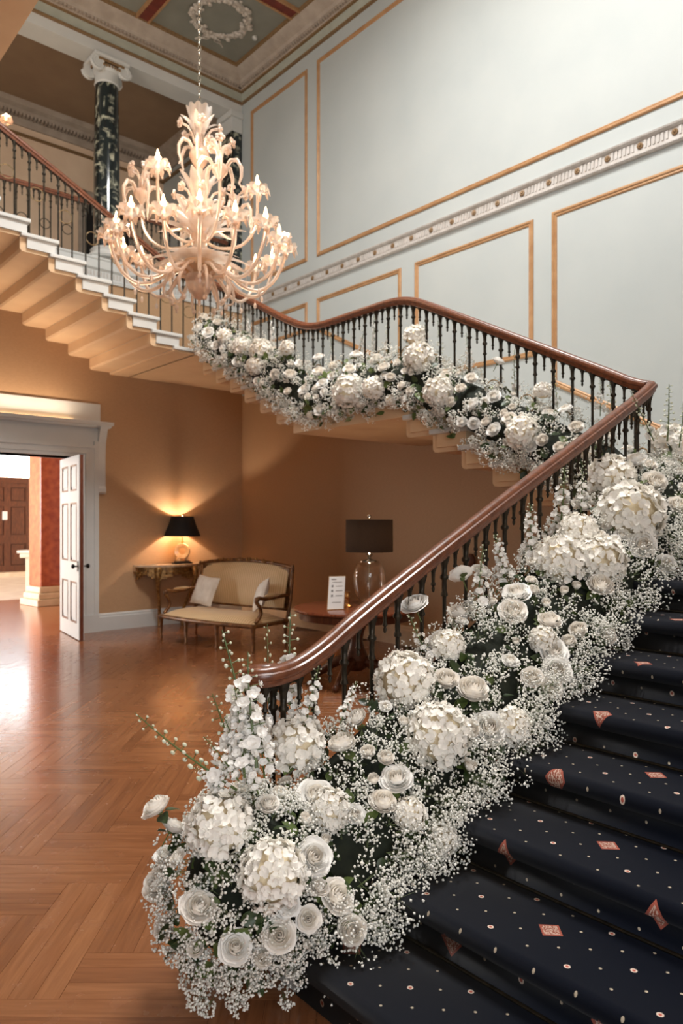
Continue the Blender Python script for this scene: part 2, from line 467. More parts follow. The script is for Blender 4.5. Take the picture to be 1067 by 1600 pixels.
def plank_geo(L=.7785, W=.0861, c=.0007, t=.012):
    l, w = L / 2, W / 2
    v = [(-l, -w, -t), (l, -w, -t), (l, w, -t), (-l, w, -t),
         (-l, -w, -c), (l, -w, -c), (l, w, -c), (-l, w, -c),
         (-l + c, -w + c, 0), (l - c, -w + c, 0), (l - c, w - c, 0), (-l + c, w - c, 0)]
    f = [(8, 9, 10, 11), (4, 5, 9, 8), (5, 6, 10, 9), (6, 7, 11, 10), (7, 4, 8, 11), (0, 1, 5, 4), (1, 2, 6, 5), (2, 3, 7, 6), (3, 0, 4, 7)]
    return np.array(v), np.array(f)
PV_, PF_ = plank_geo()
planks = []
W3 = .26
for k in range(-60, 60):
    for m in range(-16, 17):
        ox, oy = (k + 3 * m) * W3, (k - 3 * m) * W3
        for vert in (0, 1):
            for q in range(3):
                if not vert: u, v, a = ox + 1.5 * W3, oy + (q + .5) * W3 / 3, 0.
                else: u, v, a = ox + (q + .5) * W3 / 3, oy + W3 + 1.5 * W3, PI / 2
                x, y = u * RX + v * FX, u * RY + v * FY + 4.6
                if x < -3.3 or x > A - .05 or y < -1.5 or y > B + .12: continue
                d = depth((x, y)); lat = x * RX + y * RY
                if d < .6 or (lat / d > .3 and d > 2): continue
                if 1.9 < x < X2 + .4 and y < 2.0 : continue
                planks.append((d, x, y, a + math.atan2(RY, RX)))
planks.sort()
vis = [p for p in planks if -.53 < (p[1] * RX + p[2] * RY) / p[0] < .05 and p[0] > 2.2]
near = set(vis[:300])
uvr = PV_[PF_.ravel()][:, :2]
pm = [fast_mesh('plank', PV_, PF_, 'parquet', False, uvr + np.array([i * 1.37, i * .61])) for i in range(6)]
floor_o = bpy.data.objects['floor']
for i, (d, x, y, a) in enumerate([p for p in planks if p in near]):
    o = link('plank', pm[i % 6], floor_o); o.location = (x, y, 0); o.rotation_euler = (0, 0, a)
VV, FF, UU = [], [], []
for i, (d, x, y, a) in enumerate([p for p in planks if p not in near]):
    ca, sa = math.cos(a), math.sin(a)
    VV.append(PV_ @ np.array([[ca, sa, 0], [-sa, ca, 0], [0, 0, 1]]) + np.array([x, y, 0])); FF.append(PF_ + 12 * i)
    UU.append(uvr + rng.random(2) * 9)
o = link('plank_field', fast_mesh('plank_field', np.concatenate(VV), np.concatenate(FF), 'parquet', False, np.concatenate(UU)), floor_o)
tag(o, kind='stuff')

# ---- back-left wall with the doorway, gallery storey above
DX0, DX1, DZ = 1.75, 4.03, 2.53
w = MB().box(-3.5, DX0, B, B + .42, 0, 5.3).box(DX1, A + .3, B, B + .42, 0, 5.3).box(DX0, DX1, B, B + .42, DZ, 5.3)
struct('wall_left', w, 'wall_linen', 'beige linen papered wall with the white framed doorway')
struct('wall_gallery', MB().box(-3.5, A + .3, 13.1, 13.3, 5.3, 9.2), 'hall_wall', 'cream back wall of the upper gallery')
def zb(y): return nose2(y) - .13
ys = [-3, 2.5, 2.57, 4.49, 6.17, 8.09, B]
low = [(-3, 0), (B, 0)] + [(y, zb(y)) for y in reversed(ys)]
struct('wall_right', MB().prism(low, 'x', A, A + .3), 'wall_linen', 'beige papered wall under the staircase')
up = [(y, zb(y)) for y in ys] + [(13.2, zb(B)), (13.2, 9.4), (-3, 9.4)]
struct('wall_right_upper', MB().prism(up, 'x', A, A + .3), 'wall_white', 'tall white panelled wall above the staircase')
struct('wall_west', MB().box(-3.8, -3.5, -3, 13.2, 0, 5.9).box(-3.8, -3.5, -3, 1.2, 5.9, 9.4).box(-3.8, -3.5, 7.4, 13.2, 5.9, 9.4).box(-3.8, -3.5, 1.2, 7.4, 8.7, 9.4),
       'wall_white', 'gallery wall with tall windows opposite the stairs')
struct('wall_south', MB().box(-3.8, -2.85, -3.2, -3, 0, 9.4).box(.65, A + .3, -3.2, -3, 0, 9.4).box(-2.85, .65, -3.2, -3, 0, 1.1).box(-2.85, .65, -3.2, -3, 3.7, 9.4),
       'hall_wall', 'unseen wall facing the staircase with an opening added for fill light')  # opening made up for the fill light behind the viewer
# west gallery slab (its soffit shows at the top left) and gallery floor behind the column
struct('gallery_slab', MB().box(-3.5, 1.76, -3, B, 5.3, GAL), 'soffit_tan', 'warm toned underside of the gallery at upper left')
struct('gallery_floor', MB().box(-3.5, A, B, 13.1, 5.3, GAL), ['white_paint'], 'gallery floor edge behind the stairs')
# ceilings
cl = MB()
cl.box(-3.6, 2.0, -3, B + .1, CEIL, CEIL + .2).box(4.4, A + .1, -3, B + .1, CEIL, CEIL + .2)
cl.box(2.0, 4.4, -3, 2.2, CEIL, CEIL + .2).box(2.0, 4.4, 5.2, B + .1, CEIL, CEIL + .2)
cl.box(1.9, 2.0, 2.1, 5.3, CEIL, CEIL + .7).box(4.4, 4.5, 2.1, 5.3, CEIL, CEIL + .7).box(1.9, 4.5, 2.1, 2.2, CEIL, CEIL + .7).box(1.9, 4.5, 5.2, 5.3, CEIL, CEIL + .7)  # upstand around the opening added for the overhead fill
struct('ceiling', cl, 'ceiling_sage', 'sage green plaster ceiling')
struct('ceiling_gallery', MB().box(-3.5, A, B + .35, 13.1, 8.8, 9.0), 'ceiling_brown', 'brown ceiling of the upper gallery')
# beam carrying the ceiling over the gallery opening
struct('trim_1', MB().box(-3.5, A, B - .0, B + .36, 8.46, CEIL + .1), 'white_paint', 'white beam above the gallery column')

# ---- main cornice, swept along both walls (profile: distance from wall, height)
def cornice(name, prof, matname, label, wallpts, parent=None):
    o = MB().sweep(prof, wallpts, cap=True).build(name, matname, parent, .5)
    if parent is None: tag(o, label, None, None, 'structure')
    return o
path = [(-3, B, 0), (A, B, 0), (A, -3, 0)]          # lateral = right of travel -> into the room
cor = cornice('trim_2', [(0, 8.80), (.05, 8.80), (.07, 8.84), (.07, 8.855), (.13, 8.865), (.15, 8.91), (.2, 8.93), (.26, 8.97), (.3, 9.0), (.31, 9.05), (0, 9.05)],
              'cornice_cream', 'moulded cream cornice around the stair hall ceiling', path)
cornice('frieze', [(0, 8.65), (.025, 8.65), (.025, 8.80), (0, 8.80)], 'cornice_green', None, path, cor)
cornice('gold_bead', [(0, 8.615), (.045, 8.615), (.05, 8.635), (.03, 8.655), (0, 8.655)], 'cornice_gold', None, path, cor)
cornice('gold_bead', [(.02, 8.795), (.06, 8.795), (.065, 8.815), (.05, 8.825), (.02, 8.825)], 'cornice_gold', None, path, cor)
cornice('gold_line', [(.3, 9.005), (.325, 9.012), (.335, 9.05), (.3, 9.05)], 'cornice_gold', None, path, cor)
dm = MB()
for i in range(int((A - 2.2) / .055)):
    x = 2.2 + i * .055; dm.box(x, x + .03, B - .115, B - .06, 8.835, 8.868)
for i in range(int((B - 2.6) / .055)):
    y = 2.6 + i * .055; dm.box(A - .115, A - .06, y, y + .03, 8.835, 8.868)
tag(dm.build('dentils', 'cornice_cream', cor), kind='stuff')
cl_o = bpy.data.objects['ceiling']
for nm, b4 in (('ceiling_rib', (4.74, 4.90, 6.0, B - .3)), ('ceiling_rib', (2.2, A - .3, 8.34, 8.5))):
    rib = MB().box(b4[0], b4[1], b4[2], b4[3], CEIL - .035, CEIL + .01).build('ceiling_rib', 'ceiling_red', cl_o)
    g = MB()
    if b4[1] - b4[0] < .3: g.box(b4[0] - .03, b4[0], b4[2], b4[3], CEIL - .05, CEIL + .01).box(b4[1], b4[1] + .03, b4[2], b4[3], CEIL - .05, CEIL + .01)
    else: g.box(b4[0], b4[1], b4[2] - .03, b4[2], CEIL - .05, CEIL + .01).box(b4[0], b4[1], b4[3], b4[3] + .03, CEIL - .05, CEIL + .01)
    g.build('gold_edge', 'gold_trim', rib)
gp = [(2.0, 13.1, 0), (A, 13.1, 0), (A, B + .36, 0)]
gc = cornice('trim_3', [(0, 8.45), (.04, 8.45), (.05, 8.5), (.05, 8.6), (.12, 8.63), (.14, 8.68), (.22, 8.72), (.25, 8.8), (0, 8.8)], 'cornice_cream', 'cornice of the upper gallery', gp)
cornice('gold_bead', [(0, 8.28), (.05, 8.28), (.05, 8.32), (0, 8.32)], 'cornice_gold', None, gp, gc)
dm = MB()
for i in range(70): dm.box(2.2 + i * .062, 2.235 + i * .062, 12.94, 13.05, 8.57, 8.62)
tag(dm.build('dentils', 'cornice_cream', gc), kind='stuff')

# ---- gold panel mouldings on the white wall
TR = [3]
def panel(poly, label):
    """poly: (y, z) corners on the right wall, mitred moulding frame"""
    TR[0] += 1
    cy = sum(p[0] for p in poly) / len(poly); cz = sum(p[1] for p in poly) / len(poly)
    def inset(d):
        out = []; n = len(poly)
        for i in range(n):
            p0, p1, p2 = Vector(poly[i - 1]), Vector(poly[i]), Vector(poly[(i + 1) % n])
            e0 = (p1 - p0).normalized(); e1 = (p2 - p1).normalized()
            n0 = Vector((-e0.y, e0.x)); n1 = Vector((-e1.y, e1.x))
            if n0.dot(Vector((cy, cz)) - p1) < 0: n0 = -n0
            if n1.dot(Vector((cy, cz)) - p1) < 0: n1 = -n1
            b = (n0 + n1); b = b / max(.2, b.dot(n0)); out.append(p1 + b * d)
        return out
    steps = [(0, 0), (0, .012), (.012, .022), (.026, .022), (.036, .012), (.05, .014), (.06, .006), (.062, 0)]
    vs, fs, n = [], [], len(poly)
    for d, h in steps: vs += [(A - h, p.x, p.y) for p in inset(d)]
    for k in range(len(steps) - 1):
        for i in range(n): fs.append((k * n + i, k * n + (i + 1) % n, (k + 1) * n + (i + 1) % n, (k + 1) * n + i))
    o = MB().add(vs, fs).build('trim_%d' % TR[0], 'gold_trim')
    tag(o, label, None, None, 'structure')
PT = 4.895
panel([(8.52, 5.515), (10.015, 5.515), (10.015, 8.40), (8.52, 8.40)], 'tall gold panel moulding nearest the gallery')
panel([(1.0, 5.515), (8.285, 5.515), (8.285, 8.415), (1.0, 8.415)], 'largest gold panel moulding on the upper wall')
panel([(8.52, 4.45), (10.0, 4.45), (10.0, PT), (8.52, PT)], 'small gold panel moulding above the corner landing')
panel([(6.56, 3.56), (8.29, 4.42), (8.29, PT), (6.56, PT)], 'sloping gold panel moulding above the upper steps')
panel([(4.56, 3.40), (6.32, 3.40), (6.32, PT), (4.56, PT)], 'gold panel moulding above the middle landing')
panel([(2.3, 2.12), (2.55, 2.12), (4.33, 3.06), (4.33, PT), (2.3, PT)], 'gold panel moulding above the lower steps at far right')
# ---- dado band with flutes and rosettes
dpath = [(A, B, 0), (A, -3, 0)]
db = cornice('trim_12', [(0, 5.17), (.012, 5.17), (.012, 5.275), (0, 5.275)], 'dado_grey', 'grey fluted dado band with rosettes', dpath)
cornice('dado_moulding', [(0, 5.115), (.03, 5.115), (.045, 5.13), (.045, 5.145), (.02, 5.16), (.02, 5.175), (0, 5.175)], 'dado_grey', None, dpath, db)
cornice('dado_moulding', [(0, 5.27), (.02, 5.27), (.045, 5.29), (.05, 5.305), (.03, 5.315), (0, 5.318)], 'dado_grey', None, dpath, db)
fl = MB(); rs = MB()
pitch = .335
ros = MB()
for k in range(8):
    a = k * PI / 4
    ros.ball((-.004, .02 * math.cos(a), .02 * math.sin(a)), (.012, .013, .013), 6, 4)
ros.ball((-.012, 0, 0), .012, 6, 4)
rme = ros.mesh('rosette', 'cornice_gold', .6)
y = 2.35
while y < B - .1:
    o = link('rosette', rme, db); o.location = (A - .014, y, 5.222)
    for k in range(6):
        yy = y + .062 + k * .042; fl.box(A - .022, A - .01, yy, yy + .022, 5.185, 5.262)
    y += pitch
tag(fl.build('flutes', 'dado_grey', db), kind='stuff')
# the dado continues under the gallery edge
gpath = [(1.8, B, 0), (A, B, 0)]
db2 = cornice('trim_13', [(0, 5.1), (.03, 5.1), (.04, 5.14), (.015, 5.16), (.015, 5.26), (.05, 5.29), (.06, 5.4), (.075, 5.42), (.075, GAL), (0, GAL)], 'white_paint', 'white fascia of the gallery floor behind the stair balusters', gpath)
fl = MB()
for i in range(90):
    x = 2.4 + i * .05; fl.box(x, x + .025, B - .022, B - .01, 5.18, 5.25)
tag(fl.build('flutes', 'dado_grey', db2), kind='stuff')

# ---- baseboards
bprof = [(0, 0), (.03, 0), (.03, .2), (.022, .215), (.022, .235), (.008, .255), (0, .256)]
struct('baseboard_left', MB().sweep(bprof, [(4.28, B, 0), (A, B, 0)]), 'white_paint', 'white baseboard along the door wall')
struct('baseboard_right', MB().sweep(bprof, [(A, B, 0), (A, -3, 0)]), 'cream_stone', 'cream baseboard under the staircase')

# ---- doorway: architrave, entablature, brackets, light strip
fr = empty('door_1', (0, 0, 0)); tag(fr, 'white door surround with bracketed cornice', None, None, 'structure')
for x0, s in ((DX1, 1), (DX0, -1)):
    a = MB()
    for d0, d1, h in ((0, .05, .03), (.05, .17, .045), (.17, .235, .06)):
        xs = sorted((x0 + s * d0, x0 + s * d1)); a.box(xs[0], xs[1], B - h, B, 0, DZ + d1)
    xs = sorted((x0 - s * .0, x0 + s * .24)); a.box(xs[0], xs[1], B - .07, B, 0, .25)
    a.build('jamb', 'white_paint', fr)
    xs = sorted((x0, x0 - s * .02)); MB().box(xs[0], xs[1], B - .01, B + .45, 0, DZ).build('reveal', 'white_paint', fr)
    b = MB(); bx = x0 + s * .285
    b.prism([(-.16, 3.0), (0, 3.0), (0, 2.0), (-.03, 2.0), (-.065, 2.03), (-.065, 2.08), (-.045, 2.12), (-.04, 2.5), (-.06, 2.75), (-.12, 2.92)], 'x', bx - .055, bx + .055)
    for v in range(len(b.v)): b.v[v] = (b.v[v][0], b.v[v][1] + B, b.v[v][2])
    b.box(bx - .062, bx + .062, B - .14, B, 2.96, 3.0)
    b.build('bracket', 'white_paint', fr)
a = MB()
for d0, d1, h in ((0, .05, .03), (.05, .13, .045), (.13, .17, .065)): a.box(DX0 - d1 + .0, DX1 + d1, B - h - .003, B, DZ + d0, DZ + d1)
a.build('head_architrave', 'white_paint', fr)
MB().box(DX0 - .235, DX1 + .235, B - .02, B, DZ + .17, 2.98).build('head_panel', 'white_paint', fr)
MB().box(DX0, DX1, B - .01, B + .45, DZ, DZ + .02).build('reveal', 'white_paint', fr)
sh = MB().sweep([(0, 2.96), (.1, 2.96), (.12, 2.985), (.2, 2.99), (.205, 3.02), (.215, 3.035), (0, 3.035)], [(DX0 - .40, B, 0), (DX1 + .40, B, 0)])
sh.build('cornice_shelf', 'white_paint', fr, .4)
MB().box(DX0 - .26, DX1 + .27, B - .025, B, 3.035, 3.31).build('overdoor_panel', 'white_paint', fr)
MB().box(DX0 + .1, 3.88, B - .085, B - .06, 3.035, 3.055).build('light_strip', 'led_strip', fr)
l = bpy.data.lights.new('light_strip_glow', 'AREA'); l.shape = 'RECTANGLE'; l.size = 2.0; l.size_y = .05; l.energy = 20; l.color = (1, .8, .6)
lo = bpy.data.objects.new('light_strip_glow', l); COL.objects.link(lo); lo.location = (2.85, B - .19, 3.05); lo.rotation_euler = (PI + .35, 0, 0)

# ---- panelled door leaf standing open at right angles, window glare put into its white
lf = empty('door_leaf', (3.755, 9.575, 0), -.135); tag(lf, 'panelled door standing open, glare painted white, with mahogany edge', 'door')
LL, LH = 1.13, 2.5
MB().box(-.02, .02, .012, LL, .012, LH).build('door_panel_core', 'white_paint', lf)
MB().box(-.022, .022, 0, .012, .012, LH).build('door_edge', 'mahogany', lf)
rows = ((.22, .78), (1.05, 1.86), (2.02, 2.38)); cols = ((.13, .50), (.63, 1.0))
fm = MB()
zc = [.012] + [q for r_ in rows for q in r_] + [LH]
for s in (-1, 1):
    xs = sorted((s * .02, s * .034))
    for y0, y1 in ((.012, .13), (.50, .63), (1.0, LL)): fm.box(xs[0], xs[1], y0, y1, .012, LH)
    for i in range(0, len(zc), 2):
        for y0, y1 in cols: fm.box(xs[0], xs[1], y0, y1, zc[i], zc[i + 1])
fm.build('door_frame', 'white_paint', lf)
for s in (-1, 1):
    for z0, z1 in rows:
        for y0, y1 in cols:
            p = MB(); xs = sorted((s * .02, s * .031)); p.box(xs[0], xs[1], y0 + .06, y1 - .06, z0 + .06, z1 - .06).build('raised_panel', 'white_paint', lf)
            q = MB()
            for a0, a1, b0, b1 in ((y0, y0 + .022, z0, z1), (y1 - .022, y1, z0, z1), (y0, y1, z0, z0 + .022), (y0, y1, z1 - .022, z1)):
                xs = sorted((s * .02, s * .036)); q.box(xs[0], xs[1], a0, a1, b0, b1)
            q.build('panel_moulding', 'oak_dark', lf)  # dark brown paints the shadow lines around the panels
kn = MB()
for s in (-1, 1):
    kn.tube([(s * .034, .07, 1.0), (s * .075, .07, 1.0)], .011, 8); kn.ball((s * .098, .07, 1.0), (.026, .032, .032), 10, 8); kn.box(*sorted((s * .034, s * .04)), .045, .095, .93, 1.07)
kn.build('door_knob', 'black_metal', lf, .6)

# ---- entrance hall seen through the doorway
struct('wall_hall_far', MB().box(-3, 5.85, 22.5, 22.8, 0, 5).box(7.35, 9, 22.5, 22.8, 0, 5).box(5.85, 7.35, 22.5, 22.8, 4.3, 5).box(5.85, 7.35, 22.62, 22.8, 0, 4.3), 'hall_wall', 'far wall of the entrance hall')
struct('wall_hall_right', MB().box(8.8, 9, B + .4, 22.8, 0, 5), 'hall_wall', 'right wall of the entrance hall')
struct('wall_hall_left', MB().box(-3.2, -3, B + .4, 22.8, 0, .6).box(-3.2, -3, B + .4, 22.8, 3.9, 5).box(-3.2, -3, B + .4, 13.2, .6, 3.9).box(-3.2, -3, 20.8, 22.8, .6, 3.9), 'hall_wall', 'window wall of the entrance hall')
struct('ceiling_hall', MB().box(-3.2, 9, B + .4, 22.8, 4.9, 5.1), 'hall_wall', 'ceiling of the entrance hall')
hd = empty('entrance_door', (6.6, 22.5, 0)); tag(hd, 'dark panelled entrance door seen through the doorway', 'door')
MB().box(-.7, .7, .02, .08, .12, 2.74).build('door_core', 'oak_dark', hd)
f = MB()
for x0, x1 in ((-.7, -.52), (-.09, .09), (.52, .7)): f.box(x0, x1, -.03, .02, .12, 2.74)
for z0, z1 in ((.12, .3), (.95, 1.2), (2.05, 2.2), (2.62, 2.74)): f.box(-.7, .7, -.027, .02, z0, z1)
f.build('door_frame', 'oak_dark', hd)
for z0, z1 in ((.3, .95), (1.2, 2.05), (2.2, 2.62)):
    for x0, x1 in ((-.52, -.09), (.09, .52)): MB().box(x0 + .03, x1 - .03, -.015, .03, z0 + .03, z1 - .03, .01).build('raised_panel', 'oak_dark', hd)
MB().box(-.14, .0, -.04, -.03, 1.65, 1.9).build('notice', 'paper', hd)
MB().box(-.78, -.7, -.06, .1, 0, 4.3).box(.7, .78, -.06, .1, 0, 4.3).box(-.7, .7, -.06, .1, 2.74, 2.9).box(-.7, .7, -.06, .1, 4.2, 4.3).build('door_case', 'oak_dark', hd)
MB().box(-.9, .9, -.35, .1, 0, .12).build('threshold_step', 'cream_stone', hd)
wn = MB().box(5.9, 7.3, 22.52, 22.56, 2.92, 4.2).build('window_1', 'window_glow'); tag(wn, 'bright fanlight window above the dark entrance door', None, None, 'structure')
MB().box(6.58, 6.62, 22.49, 22.52, 2.92, 4.2).build('glazing_bar', 'white_paint', wn)

pr = empty('marble_pier', (4.95, 14.35, 0), .12); tag(pr, 'rust red square marble pier beyond the doorway', 'pier')
MB().box(-.25, .25, -.25, .25, .36, 4.4, .02).build('shaft', 'scagliola', pr)
MB().box(-.37, .37, -.37, .37, 0, .12, .01).build('plinth', 'cream_stone', pr)
MB().box(-.33, .33, -.33, .33, .12, .24, .03).box(-.29, .29, -.29, .29, .24, .36, .03).build('base_moulding', 'cream_stone', pr)
MB().box(-.29, .29, -.29, .29, 4.2, 4.4, .02).box(-.36, .36, -.36, .36, 4.4, 4.88, .03).build('capital', 'cream_stone', pr)
tp = atd(62, 815, 15.7)
ct = empty('hall_side_table', (tp.x, tp.y, 0), math.atan2(RY, RX)); tag(ct, 'pale side table half hidden behind the marble pier', 'table')
MB().box(-.41, .41, -.2, .2, .92, .98, .012).build('table_top', 'hall_marble', ct)
MB().box(-.36, .36, -.17, .17, .82, .92, .01).build('apron', 'cream_stone', ct)
for x in (-.2, .2): MB().box(x - .05, x + .05, -.14, .14, 0, .82, .015).build('leg', 'cream_stone', ct)

# ================================================================== THE STAIRCASE
stair = empty('staircase', (4.4, 4.5, 0)); tag(stair, 'cantilevered stone staircase rising in three flights around the hall', 'staircase')
off = Vector((-4.4, -4.5, 0))
def part(mb, name, mats, smooth=None):
    mb.v = [(x - 4.4, y - 4.5, z) for x, y, z in mb.v]
    return mb.build(name, mats, stair, smooth)
def step_profile(g, th, over=.035, lip=.045, back=.06):
    """in (run, z) with the riser face at run 0, tread top at 0, soffit stepped and softly rounded"""
    return ([(-over, 0), (g + back, 0), (g + back, -th + .0)], [(-over, 0), (-over - .008, -lip / 2), (-over, -lip), (0, -lip - .012)])
for k in range(10):                                       # flight 1: solid to the floor
    x0 = XS + G * k; z1 = R * (k + 1)
    x1 = x0 + G + .0 if k < 9 else A
    m = MB(); y0, y1 = .3, YB + .06
    if k < 9:
        m.box(x0, x1, y0, y1, 0, z1 - .04).box(x0 - .03, x1, y0 - .0, y1 + .03, z1 - .04, z1, .008)
        part(m, 'step', 'white_paint')
m = MB().box(XS + 9 * G, A, .3, 2.60, Q1 - .16, Q1 - .04).box(XS + 9 * G - .03, A, .3, YB + .09, Q1 - .04, Q1, .008).box(X2 - .08, A, YB, 2.60, Q1 - .04, Q1)
part(m, 'landing', 'white_paint')
def wall_step(axis, r0, z, s0, s1, lipside, sgn, g=G):
    """cantilever step: riser at r0 going in direction sgn along axis; s0..s1 across; white end, tan soffit"""
    m = MB(); th = .2
    a, b_ = r0, r0 + sgn * (g + .07)
    nose = r0 - sgn * .035
    def bx(ra, rb, sa, sb, z0, z1, c=0.):
        ra, rb = sorted((ra, rb)); sa, sb = sorted((sa, sb))
        if axis == 'y': m.box(sa, sb, ra, rb, z0, z1, c)
        else: m.box(ra, rb, sa, sb, z0, z1, c)
    lo_, hi_ = sorted((s0, s1))
    e0 = s0 + (s1 - s0) * .015
    m.cur = 0; bx(nose, b_, lipside, s1, z - .045, z, .01)
    m.cur = 1
    # rounded soffit block, prism along the width
    n = [(0, -.045), (g + .07, -.045), (g + .07, -th + .03), (g + .05, -th + .005), (g + .02, -th), (.03, -th), (0, -th + .02)]
    pr_ = [(r0 + sgn * u, z + v) for u, v in n]
    if axis == 'y': m.prism(pr_, 'x', e0, s1)
    else: m.prism(pr_, 'y', e0, s1)
    m.cur = 0
    n2 = [(0, -.045), (g + .0, -.045), (g + .0, -R - .0), (0, -R - .0)]
    m.cur = 1 if axis == 'y' else 0
    pr_ = [(r0 + sgn * u, z + v) for u, v in n2]
    if axis == 'y': m.prism(pr_, 'x', s0, e0)
    else: m.prism(pr_, 'y', s0, e0)
    return m
E0 = X2 - .05
for k in range(6): part(wall_step('y', 2.57 + G * k, Q1 + R * (k + 1), E0, A, E0 - .03, 1), 'step', ['white_paint', 'soffit_tan'])
m = MB().box(E0 - .03, A, 4.49 - .035, 6.20, MID - .045, MID, .01); m.cur = 1
m.box(E0, A, 4.49, 6.21, MID - .17, MID - .045); part(m, 'landing', ['white_paint', 'soffit_tan'])
for k in range(6): part(wall_step('y', 6.17 + G * k, MID + R * (k + 1), E0, A, E0 - .03, 1), 'step', ['white_paint', 'soffit_tan'])
E3 = Y3 - .06
m = MB().box(E0 - .03, A, 8.09 - .035, B, Q2 - .045, Q2, .01).box(4.45, E0, E3 - .03, B, Q2 - .045, Q2, .01)
m.cur = 1; m.box(E0, A, 8.09, B, Q2 - .07, Q2 - .045).box(4.45, E0 + .02, E3, B, Q2 - .07, Q2 - .045); part(m, 'landing', ['white_paint', 'soffit_tan'])
G3 = .312
for k in range(9): part(wall_step('x', 4.53 - G3 * k, Q2 + R * (k + 1), E3, B, E3 - .03, -1, G3), 'step', ['white_paint', 'soffit_tan'])

# ---- navy runner on flight 1
def runner(pts, y0, y1, th=.012):
    V, Q, U = [], [], []; s = 0.; prev = None
    for i, (x, z) in enumerate(pts):
        if prev: s += math.hypot(x - prev[0], z - prev[1])
        prev = (x, z)
        for y in (y0, y1): V.append((x, y, z)); U.append((y, s))
    Q = [(2 * i, 2 * i + 2, 2 * i + 3, 2 * i + 1) for i in range(len(pts) - 1)]
    Q2_ = []; n = len(V)
    uv = [U[j] for q in Q for j in q]
    return np.array(V), np.array(Q), np.array(uv)
rp_ = []
for k in range(10):
    x, z = XS + G * k, R * k
    rp_ += [(x - .012, z + .012), (x - .012, z + R - .05)]
    for t in range(6):
        a = PI * t / 5
        rp_.append((x - .03 - .022 * math.sin(a), z + R - .018 - .03 * math.cos(a)))
    if k == 9: rp_ += [(5.3, Q1 + .012), (A - .3, Q1 + .012)]
V_, Q_, U_ = runner(rp_, .45, 1.93)
vv = []
for i, (x, z) in enumerate(rp_):
    k = min(9, i // 8)
    q = i - 8 * k
    vv.append(.48 * k + (0., .075, .085, .096, .107, .118, .129, .14)[q] if q < 8 else .48 * 9 + .16 + x - XS - 9 * G)
vv = np.maximum.accumulate(vv)
U_ = np.array([(V_[j][1], vv[j // 2]) for q in Q_ for j in q])
cme = fast_mesh('stair_carpet', V_, Q_, 'carpet', True, U_)
cme.set_sharp_from_angle(angle=.9)
co = link('stair_carpet', cme)
md = co.modifiers.new('thickness', 'SOLIDIFY'); md.thickness = .01; md.offset = 0
tag(co, 'navy blue stair carpet with small red and cream diamonds', 'carpet')
for k in range(10):
    x, z = XS + G * k, R * k
    if k == 0: continue
    o = MB().tube([(x - .026, .4, z + .022), (x - .026, 1.98, z + .022)], .006, 8).build('stair_rod', 'bronze', None, .6)
    tag(o, 'thin dark stair rod holding the carpet at the %s step from the floor' % ['', 'first', 'second', 'third', 'fourth', 'fifth', 'sixth', 'seventh', 'eighth', 'ninth'][k], 'stair rod', 'stair rods on the navy carpet')

# ================================================================== BALUSTRADE
def catmull(pts, n=6):
    P = [Vector(p) for p in pts]; out = []
    for i in range(len(P) - 1):
        p0 = P[max(i - 1, 0)]; p1 = P[i]; p2 = P[i + 1]; p3 = P[min(i + 2, len(P) - 1)]
        for k in range(n):
            t = k / n
            out.append(.5 * ((2 * p1) + (p2 - p0) * t + (2 * p0 - 5 * p1 + 4 * p2 - p3) * t * t + (3 * p1 - p0 - 3 * p2 + p3) * t ** 3))
    out.append(P[-1]); return out
rail_pts = [(1.735, 2.345, 1.02), (1.72, 2.40, 1.02), (1.66, 2.42, 1.02), (1.60, 2.385, 1.025), (1.595, 2.325, 1.03), (1.65, 2.292, 1.035), (1.75, YB, 1.05), (1.885, YB, 1.105), (2.1, YB, 1.225),
            (2.5, YB, 1.43), (3.2, YB, 1.775), (3.83, YB, 2.075), (4.4, YB, 2.35), (4.62, YB, 2.46), (4.745, YB, 2.53), (4.785, YB + .015, 2.548), (X2, YB + .06, 2.56), (X2, 2.45, 2.60), (X2, 2.62, 2.69),
            (X2, 3.3, 3.035), (X2, 3.9, 3.34), (X2, 4.28, 3.53), (X2, 4.5, 3.625), (X2, 4.75, 3.672), (X2, 5.2, 3.675), (X2, 5.7, 3.672), (X2, 5.92, 3.69), (X2, 6.14, 3.75), (X2, 6.49, 3.912),
            (X2, 7.0, 4.18), (X2, 7.6, 4.48), (X2, 7.95, 4.64), (X2, 8.2, 4.73), (4.75, 8.34, 4.765), (4.6, Y3, 4.825), (4.35, Y3, 4.945), (3.785, Y3, 5.235), (3.235, Y3, 5.525), (2.8, Y3, 5.75), (2.39, Y3, 5.955), (1.9, Y3, 6.2)]
rpath = catmull(rail_pts, 6)
bal = empty('balustrade', (X2, YB, 0)); tag(bal, 'bronze balustrade with a continuous polished mahogany handrail along the stairs', 'balustrade')
BO = Vector((X2, YB, 0))
def bpart(mb, name, m, smooth=.6, parent=None):
    mb.v = [(x - BO.x, y - BO.y, z) for x, y, z in mb.v]
    return mb.build(name, m, parent or bal, smooth)
rprof = [(-.02, -.068), (.02, -.068), (.027, -.055), (.027, -.046), (.036, -.04), (.039, -.028), (.036, -.018), (.028, -.014), (.027, -.009), (.018, .001), (0, .005), (-.018, .001), (-.027, -.009), (-.028, -.014), (-.036, -.018), (-.039, -.028), (-.036, -.04), (-.027, -.046), (-.027, -.055)]
hr = bpart(MB().sweep([(a * 1.12, b * 1.05) for a, b in rprof], rpath), 'handrail', 'rail_wood', .7)
i0 = 26
bpart(MB().sweep([(.0255, -.0145), (.0335, -.0165), (.034, -.0195), (.026, -.0175)], rpath[i0:], flip=1), 'inlay_line', 'ebony', None, hr)
